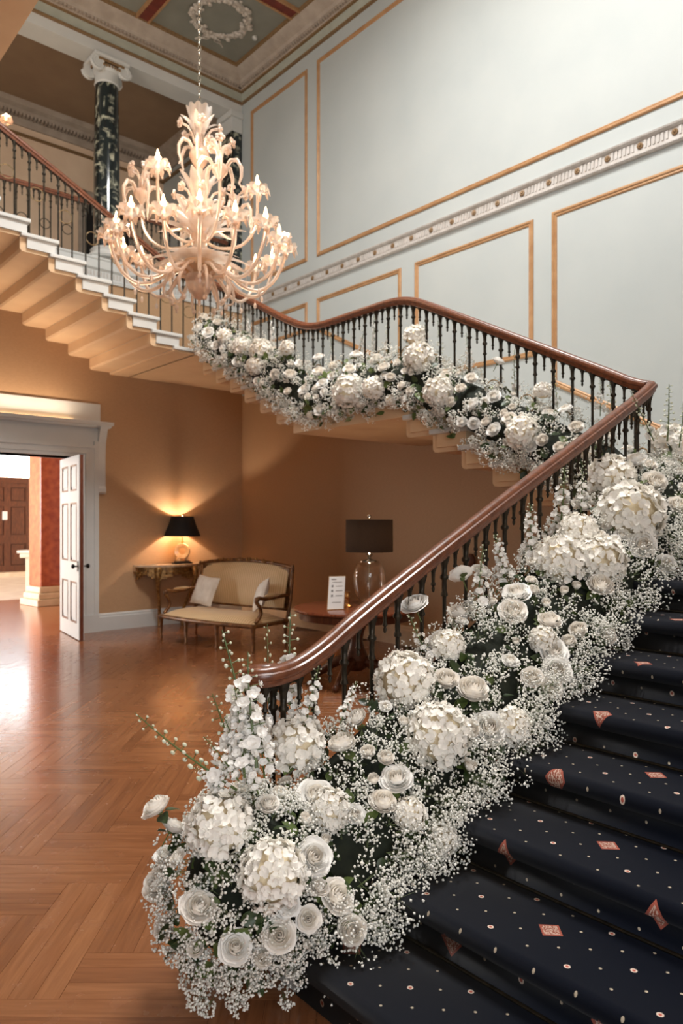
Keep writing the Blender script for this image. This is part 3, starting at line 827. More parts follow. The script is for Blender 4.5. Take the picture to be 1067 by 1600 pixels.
# arc-length samples of the rail
def resample(path, step, s0):
    out = []; s = 0.; nxt = s0
    for a, b in zip(path[:-1], path[1:]):
        h = math.hypot(b.x - a.x, b.y - a.y)
        while h > 0 and s + h >= nxt:
            t = (nxt - s) / h; out.append((a.lerp(b, t), (b - a).normalized())); nxt += step
        s += h
    return out
def tread_z(p):
    if p.y < 2.5 and p.x < X2 - .01:
        return 0. if p.x < XS - .03 else min(Q1, R * (int((p.x - XS + .03) / G) + 1))
    if abs(p.x - X2) < .06 and p.y < 8.3:
        if p.y < 2.54: return Q1
        if p.y < 4.455: return min(MID, Q1 + R * (int((p.y - 2.54) / G) + 1))
        if p.y < 6.14: return MID
        return min(Q2, MID + R * (int((p.y - 6.14) / G) + 1))
    if p.x > 4.56: return Q2
    return min(GAL, Q2 + R * (int((4.565 - p.x) / G3) + 1))
bs = resample(rpath, .08, .05)
baluster_cache = {}
def baluster(z0, z1):
    r = .0098
    return [(.022, z0), (.022, z0 + .012), (.014, z0 + .03), (r, z0 + .05), (r, z1 - .2), (.017, z1 - .195), (.017, z1 - .185), (.012, z1 - .175), (.012, z1 - .12), (.021, z1 - .11), (.021, z1 - .1), (.013, z1 - .09), (.015, z1 - .05), (.026, z1 - .012), (.026, z1)]
pend_prof = [(0, -.135), (.006, -.128), (.009, -.115), (.005, -.105), (.012, -.098), (.012, -.092), (.008, -.085), (.01, -.04), (.02, -.012), (.02, 0)]
pme = MB().lathe(pend_prof, 8).mesh('pendant', 'bronze', .6)
bnum = 0
for i, (p, t) in enumerate(bs):
    zr = p.z - .07
    if i % 2 == 0:
        if i == 0 or p.x < 1.58: pass
        z0 = tread_z(p)
        me = MB().lathe(baluster(0, zr - z0), 8).mesh('baluster', 'bronze', .7)
        o = link('baluster', me, bal); o.location = Vector((p.x, p.y, z0)) - BO
        bnum += 1
        # ring between this baluster and the next, every second bay
        if bnum % 2 == 0 and i + 2 < len(bs) and p.x < X2 + .1:
            q = bs[i + 2][0]; a = Vector((p.x, p.y, 0)); b = Vector((q.x, q.y, 0)); mid = (a + b) / 2; h = (b - a).normalized(); rr = (b - a).length / 2 - .004
            if rr > .05:
                zc = (p.z + q.z) / 2 - (.47 if p.y > 8.3 else .52)
                rg = MB().tube([(mid.x + h.x * rr * math.cos(c), mid.y + h.y * rr * math.cos(c), zc + rr * math.sin(c)) for c in [2 * PI * z / 18 for z in range(19)]], .006, 6, False)
                bpart(rg, 'ring', 'ring_brass')
    else:
        o = link('pendant', pme, bal); o.location = Vector((p.x, p.y, zr)) - BO
    if i + 1 < len(bs):
        q = bs[i + 1][0]; a, b = Vector((p.x, p.y, zr - .075)), Vector((q.x, q.y, q.z - .145))
        pts = []
        for c in range(9):
            u = c / 8; k = math.sin(PI * u) ** .6 * .062
            pts.append(a.lerp(b, (1 - math.cos(PI * u)) / 2) + Vector((0, 0, k)))
        bpart(MB().tube(pts, .0055, 5), 'arch', 'bronze')

# gallery balustrade behind flight 3
gb = empty('gallery_balustrade', (4.2, 10.4, GAL)); tag(gb, 'gallery balustrade with mahogany rail behind the upper flight', 'balustrade')
for xa, xb in ((1.7, 4.2), (4.64, 6.55)):
    MB().sweep(rprof, [(xa - 4.2, .02, .87), (xb - 4.2, .02, .87)]).build('handrail', 'rail_wood', gb, .7)
    n = int((xb - xa) / .155)
    bm0 = MB().lathe(baluster(0, .80), 8).mesh('baluster', 'bronze', .7)
    for k in range(n):
        x = xa + .08 + k * .155 - 4.2
        o = link('baluster', bm0, gb); o.location = (x, .02, 0)
        o = link('pendant', pme, gb); o.location = (x + .0775, .02, .80)
        if k % 2 and k < n - 1:
            MB().tube([(x + .0775 + .07 * math.cos(c), .02, .36 + .07 * math.sin(c)) for c in [2 * PI * z / 16 for z in range(17)]], .006, 6, False).build('ring', 'bronze', gb, .6)

# ================================================================== GALLERY: COLUMN, PILASTER, DOOR, SCONCE
cz = empty('ionic_column', (4.48, B + .17, GAL)); tag(cz, 'dark green marble column with white scrolled capital on the gallery', 'column')
CH = 8.46 - GAL
MB().box(-.29, .29, -.16, .28, 0, .05).lathe([(.26, .05), (.28, .08), (.26, .12), (.22, .14), (.22, .16), (.24, .19), (.21, .22)], 28).build('base', 'white_paint', cz, .6)
MB().lathe([(.19, .22), (.19, .9), (.185, 1.6), (.172, CH - .4), (.165, CH - .36)], 32).build('shaft', 'green_marble', cz, .6)
cp = MB().lathe([(.168, CH - .37), (.18, CH - .35), (.172, CH - .33), (.172, CH - .2), (.2, CH - .17), (.2, CH - .13)], 28)
cap = cp.build('capital', 'white_paint', cz, .6)
for sy in (-1, 1):
    for sx in (-1, 1):
        sp_ = []
        for k in range(26):
            a = k * .5; r = .105 * (1 - k / 30)
            sp_.append((sx * (.2 + r * math.cos(a) * 1), sy * .17, CH - .14 + r * math.sin(a) * -1))
        v = MB().tube(sp_, [.022 * (1 - k / 40) for k in range(26)], 6)
        v.lathe([(.001, -.03), (.098, -.03), (.098, .03), (.001, .03)], 18)
        # turn the disc upright behind the spiral
        n0 = len(v.v) - 18 * 4
        for i in range(n0, len(v.v)):
            x, y, z = v.v[i]; v.v[i] = (sx * .2 + x, sy * .15 + z, CH - .14 + y)
        v.build('volute', 'white_paint', cap, .6)
MB().box(-.2, .2, -.19, .19, CH - .1, CH - .06, .01).build('abacus_band', 'cornice_gold', cap)
MB().box(-.27, .27, -.23, .23, CH - .06, CH - .005, .015).build('abacus', 'white_paint', cap)
for k in range(7): MB().ball((-.12 + .04 * k, -.19, CH - .15), (.018, .02, .024), 8, 6).build('egg', 'cornice_gold', cap, 1.)

pl = empty('marble_pilaster', (A - .094, B + .17, GAL)); tag(pl, 'flat dark marble pilaster against the white wall behind the chandelier', 'pilaster')
MB().box(-.1, .09, -.17, .17, .25, CH - .33).build('shaft', 'green_marble', pl)
MB().box(-.13, .09, -.2, .2, 0, .25, .02).build('base', 'white_paint', pl)
MB().box(-.12, .09, -.19, .19, CH - .33, CH - .1, .01).box(-.16, .09, -.23, .23, CH - .1, CH - .005, .012).build('capital', 'white_paint', pl)

gd = empty('gallery_door', (5.62, 13.1, GAL)); tag(gd, 'gallery doorway with its shade painted dark, beside the green column', 'door')
MB().box(-.42, .42, -.012, -.002, 0, 2.1).build('doorway_shade_sheet', 'doorway_shade', gd)  # flat dark sheet on the wall stands in for the doorway's shade
MB().box(-.55, -.42, -.05, 0, 0, 2.23).box(.42, .55, -.05, 0, 0, 2.23).box(-.55, .55, -.05, 0, 2.1, 2.23).build('door_frame', 'cornice_cream', gd)

sc_ = empty('wall_sconce', atd(10, 186, 9.2)); tag(sc_, 'small lit glass sconce at the upper left edge above the rail', 'lamp')
MB().tube([(-.28, .05, -.1), (-.2, 0, -.14), (-.08, 0, -.12), (0, 0, -.05)], .014, 8).build('arm', 'murano', sc_, .8)
for k in range(6):
    a = k * PI / 3
    MB().ball((.045 * math.cos(a), .045 * math.sin(a), -.01), (.035, .035, .045), 8, 6).build('glass_petal', 'murano', sc_, 1.)
MB().ball((0, 0, .03), (.022, .022, .04), 8, 6).build('bulb', 'flame', sc_, 1.)
MB().ball((-.28, .06, -.05), (.05, .05, .09), 10, 8).tube([(-.28, .05, -.05), (-.3, .4, -.05)], .02, 8).build('wall_mount', 'murano', sc_, 1.)

l = bpy.data.lights.new('sconce_light', 'POINT'); l.energy = 26; l.color = (1, .78, .58); l.shadow_soft_size = .08
lo = bpy.data.objects.new('sconce_light', l); COL.objects.link(lo); lo.location = sc_.location + Vector((0, 0, .12))
# plaster wreath on the ceiling
wc = (5.70, 9.22, CEIL)
wr = empty('ceiling_wreath', wc); tag(wr, 'white plaster leaf wreath with ribbon bow on the ceiling', 'ornament')
wm = MB()
for k in range(150):
    a = random.random() * 2 * PI; r = .40 + random.gauss(0, .035)
    s_ = random.uniform(.025, .05)
    wm.ball((r * math.cos(a), r * math.sin(a), -random.uniform(.0, .045)), (s_, s_ * .8, s_ * .6), 6, 4)
wm.lathe([(.36, 0), (.37, -.03), (.43, -.03), (.44, 0)], 30, cap=False)
tag(wm.build('leaf_garland', 'wreath_plaster', wr, 1.), kind='stuff')
rb = MB()
t0 = Vector((FX, FY, 0)) * -.0
bd = Vector((-.40 * .64, -.40 * .77, 0)) * -1.0
bdir = Vector((.25, 1.0, 0)).normalized() * .40
for s_ in (-1, 1):
    e = Vector((bdir.y, -bdir.x, 0)).normalized() * s_; o_ = bdir.normalized()
    rb.tube([bdir + Vector((0, 0, -.03)), bdir + e * .1 + o_ * .03 + Vector((0, 0, -.05)), bdir + e * .14 + o_ * .07 + Vector((0, 0, -.03)), bdir + e * .04 + o_ * .04 + Vector((0, 0, -.03))], .016, 6)
    rb.tube([bdir + Vector((0, 0, -.03)), bdir + e * .06 + o_ * .12 + Vector((0, 0, -.02)), bdir + e * .16 + o_ * .15 + Vector((0, 0, -.01)), bdir + e * .22 + o_ * .22 + Vector((0, 0, -.01))], .014, 6)
rb.ball(bdir + Vector((0, 0, -.04)), .03, 8, 6)
rb.build('ribbon_bow', 'wreath_plaster', wr, .8)
p = onz(398, 60, CEIL - .02)
o = MB().lathe([(.0, -.02), (.03, -.018), (.04, 0), (.04, .02)], 14).build('smoke_detector', 'white_paint', None, .6); o.location = p
tag(o, 'tiny white round detector on the ceiling beside the wreath', 'detector')
p = onx(734, 876, A - .02)
o = MB().lathe([(0, .03), (.045, .028), (.075, .015), (.085, 0)], 24).build('wall_boss', 'oak_dark', None, .5); o.location = p; o.rotation_euler = (0, -PI / 2, 0)
tag(o, 'round dark wooden boss on the wall behind the balusters', 'boss')

# ================================================================== CHANDELIER
CD = 7.0
cpos = atd(311.5, 815, CD)
ch = empty('chandelier', (cpos.x, cpos.y, 3.7)); tag(ch, 'large pale glass chandelier with flowers and lit candle bulbs', 'chandelier')
def zc_(py): return EYE + CD * (HY - py) / F - 3.7
base_a = math.atan2(-FY, -FX)               # points towards the viewer
def cdir(deg):                              # 0 = picture right, 90 = towards the viewer
    a = math.radians(deg); return Vector((RX * math.cos(a) - FX * math.sin(a), RY * math.cos(a) - FY * math.sin(a), 0))
lk = MB(); z = zc_(168)
ztop = CEIL - 3.7
i = 0
while z < ztop - .02:
    u = cdir(0 if i % 2 else 90)
    lk.tube([Vector((0, 0, z + .028)) + u * .013 * math.cos(c) + Vector((0, 0, .034 * math.sin(c))) for c in [2 * PI * q / 8 for q in range(9)]], .0045, 5, False)
    z += .05; i += 1
tag(lk.build('chain', 'chrome', ch, 1.), kind='stuff')
MB().lathe([(.0, 0), (.1, -.01), (.12, -.05), (.03, -.09), (.0, -.1)], 20, (0, 0, ztop)).build('ceiling_rose', 'murano', ch, .7)
def scallop(r0, r1, z0, z1, n=40, lobes=10, depth_=.12, prof=6):
    m = MB(); vs = []; fs = []
    for i in range(n):
        a = 2 * PI * i / n; w = abs(math.sin(lobes * a / 2))
        for k in range(prof):
            t = k / (prof - 1); r = r0 + (r1 - r0) * t ** .7; z = z0 + (z1 - z0) * t ** 1.4
            r *= 1 + depth_ * w * t; z += (z1 - z0) * .18 * w * t
            vs.append((r * math.cos(a), r * math.sin(a), z))
    for i in range(n):
        j = (i + 1) % n
        for k in range(prof - 1): fs.append((i * prof + k, j * prof + k, j * prof + k + 1, i * prof + k + 1))
    return m.add(vs, fs)
scallop(.045, .115, zc_(196), zc_(173)).build('crown_cup', 'murano', ch, 1.2)
MB().ball((0, 0, zc_(190)), (.05, .05, .045), 14, 8).build('crown_knob', 'murano_amber', ch, 1.)
Z = zc_
MB().lathe([(.015, Z(200)), (.02, Z(212)), (.035, Z(218)), (.02, Z(224)), (.06, Z(232)), (.095, Z(240)), (.1, Z(246)), (.06, Z(258)), (.03, Z(264)), (.045, Z(270)), (.025, Z(278)), (.05, Z(300)), (.06, Z(318)), (.035, Z(330)), (.07, Z(350)), (.09, Z(372)), (.06, Z(392)), (.1, Z(405)), (.12, Z(412))], 20).build('column', 'murano', ch, .8)
MB().lathe([(.05, Z(236)), (.085, Z(240)), (.092, Z(246)), (.05, Z(257))], 20).build('amber_urn', 'murano_amber', ch, .8)
MB().lathe([(.15, Z(410)), (.165, Z(414)), (.165, Z(420)), (.13, Z(427)), (.12, Z(432))], 28).build('amber_plate', 'murano_amber', ch, .6)
MB().lathe([(.0, Z(470)), (.05, Z(466)), (.1, Z(456)), (.135, Z(440)), (.13, Z(432)), (.1, Z(428))], 24).build('bottom_bowl', 'murano', ch, .9)
def blade(L, W, curl, name, parent, mt='murano'):
    m = MB(); vs = []; n = 7
    for i in range(n):
        t = i / (n - 1); w = W * math.sin(PI * min(1, t * .85 + .12)) ** .8
        x = curl * t * t * L; z = L * (t - .25 * curl * t * t)
        ser = 1 + .12 * (i % 2)
        for u, dx in ((-1, -.012), (0, .006), (1, -.012)): vs.append((x + dx * t, u * w * ser, z))
    fs = [(i * 3 + k, i * 3 + k + 1, i * 3 + k + 4, i * 3 + k + 3) for i in range(n - 1) for k in (0, 1)]
    m.add(vs, fs); return m.mesh(name, mt, 1.2)
bl_s = blade(.19, .04, .75, 'leaf', ch); bl_m = blade(.34, .06, .45, 'leaf', ch); bl_l = blade(.32, .06, 1.1, 'leaf', ch)
def ring_of(me, name, n, r, z, off=0., tilt=0., parent=None):
    for k in range(n):
        d = cdir(off + 360 * k / n)
        o = link(name, me, parent or ch); o.location = (d.x * r, d.y * r, z); o.rotation_euler = (0, tilt, math.atan2(d.y, d.x))
ring_of(bl_s, 'leaf', 6, .045, Z(212), 30)
ring_of(bl_m, 'leaf', 8, .05, Z(322), 10)
ring_of(bl_m, 'leaf', 8, .07, Z(362), 32, .35)
ring_of(bl_l, 'leaf', 10, .06, Z(375), 18, .25)
ring_of(bl_l, 'leaf', 12, .1, Z(412), 5, .7)
def stem_flower(name):
    m = MB(); m.tube([(0, 0, 0), (.02, 0, .08), (.07, 0, .14), (.13, 0, .15)], .011, 6)
    for k in range(5):
        a = 2 * PI * k / 5; m.ball((.145 + .005, .026 * math.cos(a), .15 + .026 * math.sin(a)), (.017, .025, .025), 6, 4)
    m.ball((.165, 0, .15), .016, 6, 4)
    return m.mesh(name, 'murano', 1.)
def curl(name):
    return MB().tube([(0, 0, 0), (.05, 0, .07), (.11, 0, .07), (.15, 0, .0), (.15, 0, -.08), (.13, 0, -.14), (.15, 0, -.18)], [.016, .019, .019, .017, .014, .01, .005], 7).mesh(name, 'murano', 1.)
sf = stem_flower('glass_flower'); cu = curl('glass_curl')
ring_of(sf, 'glass_flower', 5, .05, Z(226), 0)
ring_of(cu, 'glass_curl', 6, .06, Z(236), 25)
ring_of(sf, 'glass_flower', 7, .09, Z(330), 20)
def candle(parent, loc, s=1.):
    b = scallop(.02, .11 * s, -.025, .035, 36, 8, .16); bo = b.build('drip_cup', 'murano', parent, 1.2); bo.location = loc
    pet = MB()
    for k in range(8):
        a = 2 * PI * k / 8; pet.tube([(.06 * math.cos(a), .06 * math.sin(a), -.005), (.105 * math.cos(a), .105 * math.sin(a), .005), (.125 * math.cos(a), .125 * math.sin(a), -.055)], [.018, .026, .006], 6, True, .5)
    po = pet.build('cup_petals', 'murano', parent, 1.); po.location = loc
    w = MB().lathe([(.014, 0), (.014, .05), (.018, .055), (.018, .06)], 10).build('candle_tube', 'candle_wax', parent, .6); w.location = loc
    f_ = MB().lathe([(.006, .06), (.015, .075), (.018, .095), (.013, .125), (.005, .15), (0, .158)], 10).build('flame_bulb', 'flame', parent, 1.); f_.location = loc
arm_n = 16
for k in range(arm_n):
    d = cdir(11.25 + 22.5 * k); rr = .80 + .03 * (k % 2); zt = Z(366) - .12 + .03 * (k % 2)
    P = [d * .1 + Vector((0, 0, Z(415))), d * .26 + Vector((0, 0, Z(424))), d * .42 + Vector((0, 0, Z(444))), d * .58 + Vector((0, 0, Z(448))), d * .72 + Vector((0, 0, Z(432)))]
    P += [d * (rr - .02) + Vector((0, 0, zt - .13)), d * rr + Vector((0, 0, zt - .02))]
    am = MB().tube(catmull(P, 4), .0175, 8)
    am.ball(d * .12 + Vector((0, 0, Z(416))), .03, 8, 6); am.ball(d * rr + Vector((0, 0, zt - .05)), .024, 8, 6)
    arm = am.build('arm', 'murano', ch, 1.)
    candle(arm, d * rr + Vector((0, 0, zt)))
    dr = MB()
    q = d * .6 + Vector((0, 0, Z(450)))
    dr.tube([q, q - Vector((0, 0, .05))], .003, 5); dr.ball(q - Vector((0, 0, .075)), (.017, .017, .03), 8, 6)
    dr.build('glass_drop', 'murano', arm, 1.)
for k in range(6):
    d = cdir(60 * k); rr = .56; zt = Z(282) - .1 if k % 2 == 0 else Z(312)
    P = [d * .06 + Vector((0, 0, Z(378))), d * .2 + Vector((0, 0, Z(388))), d * .4 + Vector((0, 0, Z(384))), d * .53 + Vector((0, 0, Z(360))), d * rr + Vector((0, 0, Z(330))), d * rr + Vector((0, 0, zt))]
    arm = MB().tube(catmull(P, 5), .0145, 7).build('arm', 'murano', ch, 1.)
    if k % 2 == 0: candle(arm, d * rr + Vector((0, 0, zt)), .85)
    else:
        va = empty('bouquet', d * rr + Vector((0, 0, zt)), 0, arm)
        MB().lathe([(.015, -.05), (.03, -.02), (.07, .03), (.075, .07), (.06, .09)], 16).build('bouquet_cup', 'murano', arm, 1.).location = d * rr + Vector((0, 0, zt))
        bpy.data.objects.remove(va)
        for q in range(5):
            e = cdir(60 * k + 72 * q + 20)
            for me, r_, z_ in ((sf, .02, .1), (cu, .05, .06)):
                o = link(me.name.split('.')[0], me, arm); o.location = d * rr + Vector((e.x * r_, e.y * r_, zt + z_)); o.rotation_euler = (0, -.3 if me is sf else 0, math.atan2(e.y, e.x))
        o = link('leaf', bl_m, arm); o.location = d * rr + Vector((0, 0, zt + .05)); o.rotation_euler = (0, -.2, math.atan2(RY, RX) + .9); o.scale = (.8, .8, .8)
for k in range(8):
    d = cdir(22 + 45 * k)
    m = MB(); P = catmull([d * .13 + Vector((0, 0, Z(430))), d * .24 + Vector((0, 0, Z(428))), d * .33 + Vector((0, 0, Z(448))), d * .33 + Vector((0, 0, Z(468))), d * .26 + Vector((0, 0, Z(472)))], 4)
    m.tube(P, [.022 - .0008 * i for i in range(len(P))], 7); m.ball(d * .26 + Vector((0, 0, Z(476))), (.022, .022, .03), 8, 6)
    m.build('lower_curl', 'murano', ch, 1.)
for k, (ang, rr, zz) in enumerate([(90, .72, Z(335)), (210, .72, Z(335)), (330, .72, Z(335)), (90, .42, Z(265))]):
    l = bpy.data.lights.new('chandelier_glow', 'POINT'); l.energy = 11; l.color = (1, .8, .62); l.shadow_soft_size = .12
    lo = bpy.data.objects.new('chandelier_glow', l); COL.objects.link(lo); lo.location = Vector((cpos.x, cpos.y, 3.7 + zz)) + cdir(ang) * rr

# ================================================================== FURNITURE
# ---- sofa
SO = Vector((4.59, 8.97, 0)); srz = math.atan2(-.975, .22)
sofa = empty('settee', SO, srz); tag(sofa, 'gilt framed settee upholstered in gold striped silk below the stairs', 'sofa')
SL, SD = 1.72, .62
def stripe_mat():
    m = bpy.data.materials.new('sofa_stripe'); m.use_nodes = True; N = m.node_tree.nodes; L = m.node_tree.links; b = N['Principled BSDF']
    tc = N.new('ShaderNodeTexCoord'); sp = N.new('ShaderNodeSeparateXYZ'); L.new(tc.outputs['Object'], sp.inputs[0])
    mu = N.new('ShaderNodeMath'); mu.operation = 'MULTIPLY'; mu.inputs[1].default_value = 2 * PI / .034; L.new(sp.outputs[0], mu.inputs[0])
    si = N.new('ShaderNodeMath'); si.operation = 'SINE'; L.new(mu.outputs[0], si.inputs[0])
    rp = N.new('ShaderNodeValToRGB'); rp.color_ramp.elements[0].color = lin(232, 202, 156); rp.color_ramp.elements[1].color = lin(202, 166, 116)
    rp.color_ramp.elements[0].position = .55; rp.color_ramp.elements[1].position = .85
    mr = N.new('ShaderNodeMapRange'); mr.inputs[1].default_value = -1; L.new(si.outputs[0], mr.inputs[0]); L.new(mr.outputs[0], rp.inputs[0])
    L.new(rp.outputs[0], b.inputs['Base Color']); b.inputs['Roughness'].default_value = .6; b.inputs['Sheen Weight'].default_value = .2
    MATS['sofa_stripe'] = m
stripe_mat()
def pad(nx, ny, fx):
    vs = [fx(i / (nx - 1), j / (ny - 1)) for i in range(nx) for j in range(ny)]
    fs = [(i * ny + j, i * ny + j + 1, (i + 1) * ny + j + 1, (i + 1) * ny + j) for i in range(nx - 1) for j in range(ny - 1)]
    return vs, fs
def bow(u): return -.07 * math.sin(PI * u)                # bowed front
m = MB(); vs, fs = pad(17, 9, lambda u, v: (.03 + u * (SL - .06), bow(u) * (1 - v) + v * SD, .34 + .1 * (1 - (2 * u - 1) ** 8) * (1 - (2 * v - 1) ** 6) * (.9 + .1 * math.sin(PI * v))))
m.add(vs, fs); m.build('seat_cushion', 'sofa_stripe', sofa, 1.)
fr_pts = [(.0 + SL * u, bow(u) - .01, .325) for u in [i / 16 for i in range(17)]]
m = MB().tube(fr_pts, .028, 8); m.tube([(0, 0, .325), (0, SD, .325)], .026, 8).tube([(SL, 0, .325), (SL, SD, .325)], .026, 8).tube([(0, SD, .33), (SL, SD, .33)], .026, 8)
m.build('seat_rail', 'gilt_wood', sofa, .8)
leg_p = [(.012, 0), (.02, .02), (.014, .05), (.018, .15), (.026, .27), (.034, .3), (.03, .34)]
lme = MB().lathe(leg_p, 10).mesh('leg', 'gilt_wood', .6)
for x, y in ((.02, .0), (.58, -.06), (1.14, -.06), (SL - .02, 0), (.03, SD), (.58, SD), (1.14, SD), (SL - .03, SD)):
    o = link('leg', lme, sofa); o.location = (x, y, 0)
def top(u): return 1.0 + .075 * math.sin(PI * u) ** .7
m = MB(); vs, fs = pad(19, 8, lambda u, v: (.07 + u * (SL - .14), SD + .01 + .1 * v - .045 * (1 - (2 * v - 1) ** 4) * (1 - (2 * u - 1) ** 8), .48 + v * (top(u) - .5)))
m.add(vs, fs); m.build('back_cushion', 'sofa_stripe', sofa, 1.)
MB().box(.05, SL - .05, SD + .1, SD + .115, .45, 1.0).build('back_panel', 'gilt_wood', sofa)
crest = [(SL * u, SD + .11, top(u)) for u in [i / 20 for i in range(21)]]
m = MB().tube(crest, .024, 8).tube([(0, SD, .33), (0, SD + .06, .6), (0, SD + .11, 1.0), (.0, SD + .11, 1.04)], [.028, .024, .022, .014], 8).tube([(SL, SD, .33), (SL, SD + .06, .6), (SL, SD + .11, 1.0), (SL, SD + .11, 1.04)], [.028, .024, .022, .014], 8)
m.tube([(0, SD + .02, .47), (SL, SD + .02, .47)], .018, 6)
m.build('back_frame', 'gilt_wood', sofa, .8)
m = MB()
for k in range(34):
    u = .5 + random.gauss(0, .14); m.ball((SL * u, SD + .1 + random.uniform(-.02, .01), top(min(max(u, 0), 1)) + random.uniform(.0, .03)), random.uniform(.012, .022), 6, 4)
m.build('carved_crest', 'old_gold', sofa, 1.)
for x, s_ in ((.02, 1), (SL - .02, -1)):
    P = catmull([(x, SD + .05, .66), (x, SD - .12, .655), (x, .24, .64), (x, .1, .66), (x, .06, .62), (x, .12, .55), (x, .14, .46), (x, .05, .36)], 4)
    arm = MB().tube(P, .024, 8).ball((x, .075, .645), .035, 8, 6).build('arm', 'gilt_wood', sofa, .8)
    MB().ball((x, .36, .675), (.035, .15, .025), 10, 8).build('arm_pad', 'sofa_silk', arm, 1.)
def cushion(name, loc, rot, s, label):
    n = 13; vs = []; fs = []
    for side in (1, -1):
        for i in range(n):
            for j in range(n):
                u, v = 2 * i / (n - 1) - 1, 2 * j / (n - 1) - 1
                e = (1 - u ** 4) * (1 - v ** 4); pin = 1 - .07 * (1 - abs(u * v)) * max(abs(u), abs(v)) ** 6
                vs.append((s * u * pin, side * (.28 * s * e ** .6 + .008 * math.sin(9 * u + 4 * v) * e), s * v * pin))
    q = n * n
    for b0 in (0, q):
        for i in range(n - 1):
            for j in range(n - 1): fs.append((b0 + i * n + j, b0 + i * n + j + 1, b0 + (i + 1) * n + j + 1, b0 + (i + 1) * n + j))
    o = MB().add(vs, fs).build(name, 'cushion_white', None, 1.2)
    M = Matrix.Translation(SO) @ Matrix.Rotation(srz, 4, 'Z') @ Matrix.Translation(loc)
    o.matrix_world = M @ rot
    tag(o, label, 'cushion', 'cushions on the settee')
cushion('cushion', (.42, .42, .66), Matrix.Rotation(.09, 4, 'Y') @ Matrix.Rotation(-.38, 4, 'X'), .205, 'white embroidered cushion at the left end of the settee')
cushion('cushion', (SL - .27, .42, .66), Matrix.Rotation(-.55, 4, 'Z') @ Matrix.Rotation(-.30, 4, 'Y') @ Matrix.Rotation(-.35, 4, 'X'), .195, 'white cushion leaning on the right arm of the settee')

# ---- console table
con = empty('console_table', (5.36, B - .032, 0)); tag(con, 'gilt carved console table against the wall beside the settee', 'table')
def half(w, d, n=20): return [(w * math.cos(PI + PI * i / n), d * math.sin(PI + PI * i / n) * (1 + .12 * math.cos(4 * PI * i / n))) for i in range(n + 1)]
MB().prism(half(.56, .36), 'z', .915, .945).build('marble_top', 'lamp_stone', con)
MB().prism(half(.53, .335), 'z', .895, .915).build('top_moulding', 'old_gold', con)
m = MB()
for i in range(20):
    p0, p1 = half(.51, .32)[i], half(.51, .32)[i + 1]
    u = abs(((i + .5) / 20 * 3) % 1 - .5) * 2
    h = .09 + .1 * u
    n_ = Vector((p0[0] + p1[0], p0[1] + p1[1], 0)).normalized() * .02
    m.add([(p0[0], p0[1], .9), (p1[0], p1[1], .9), (p1[0], p1[1], .9 - h), (p0[0], p0[1], .9 - h), (p0[0] - n_.x, p0[1] - n_.y, .9), (p1[0] - n_.x, p1[1] - n_.y, .9), (p1[0] - n_.x, p1[1] - n_.y, .9 - h), (p0[0] - n_.x, p0[1] - n_.y, .9 - h)],
          [(0, 1, 2, 3), (4, 7, 6, 5), (3, 2, 6, 7), (0, 4, 5, 1), (0, 3, 7, 4), (1, 5, 6, 2)])
for k in range(40):
    p0 = half(.52, .33)[random.randrange(21)]; m.ball((p0[0] + random.uniform(-.02, .02), p0[1], .87 - random.random() * .07), random.uniform(.01, .02), 6, 4)
m.build('carved_apron', 'old_gold', con, .8)
for x in (-.3, .3):
    P = catmull([(x, -.3, .9), (x * 1.06, -.33, .76), (x * .95, -.27, .56), (x * .72, -.17, .3), (x * .62, -.12, .12), (x * .66, -.16, .0)], 5)
    lg = MB().tube(P, [.05, .052, .052, .05, .045, .04, .038, .036, .034, .032, .03, .028, .027, .026, .025, .025, .025, .026, .027, .028, .028, .028, .03, .032, .032, .03][:len(P)], 8).build('leg', 'old_gold', con, .8)
    m = MB()
    for k in range(12): m.ball((x + random.uniform(-.03, .03), -.33 + random.uniform(-.02, .02), .72 + k * .013), .017, 6, 4)
    m.build('carving', 'old_gold', lg, 1.)
MB().tube([(-.2, -.13, .13), (0, -.17, .17), (.2, -.13, .13)], .022, 8).build('stretcher', 'old_gold', con, .8)
# ---- stone disc lamp on the console
LP = Vector((5.53, B - .21, .945))
lamp = empty('disc_table_lamp', LP); tag(lamp, 'lit lamp with flared black shade and pale stone disc base on the console', 'lamp')
MB().box(-.15, .15, -.06, .06, 0, .025, .006).box(-.12, .12, -.05, .05, .025, .045, .006).build('base', 'ebony', lamp)
MB().box(-.085, -.05, -.03, .03, .045, .1, .006).box(.05, .085, -.03, .03, .045, .1, .006).build('feet', 'lamp_stone', lamp)
ringp = [(.06, -.02), (.115, -.035), (.125, 0), (.115, .035), (.06, .02), (.055, 0)]
m = MB(); n = 28; vs = []
ax = Vector((RX, RY, 0))
for i in range(n):
    a = 2 * PI * i / n
    for r_, t_ in ringp: vs.append((ax.x * r_ * math.cos(a) + FX * t_, ax.y * r_ * math.cos(a) + FY * t_, .20 + r_ * math.sin(a)))
k_ = len(ringp); m.add(vs, [(i * k_ + q, ((i + 1) % n) * k_ + q, ((i + 1) % n) * k_ + (q + 1) % k_, i * k_ + (q + 1) % k_) for i in range(n) for q in range(k_)])
m.build('stone_disc', 'lamp_stone', lamp, .5)
MB().tube([(0, 0, .32), (0, 0, .72)], .008, 8).ball((0, 0, .34), .02, 8, 6).build('stem', 'brass', lamp, .8)
sh = [(.28, .43), (.245, .52), (.213, .6), (.188, .68), (.172, .735)]
MB().lathe(sh, 36, cap=False).build('shade', 'black_shade', lamp, 1.)
MB().lathe([(r_ - .004, z_) for r_, z_ in sh], 36, cap=False).build('shade_lining', 'shade_lining', lamp, 1.)
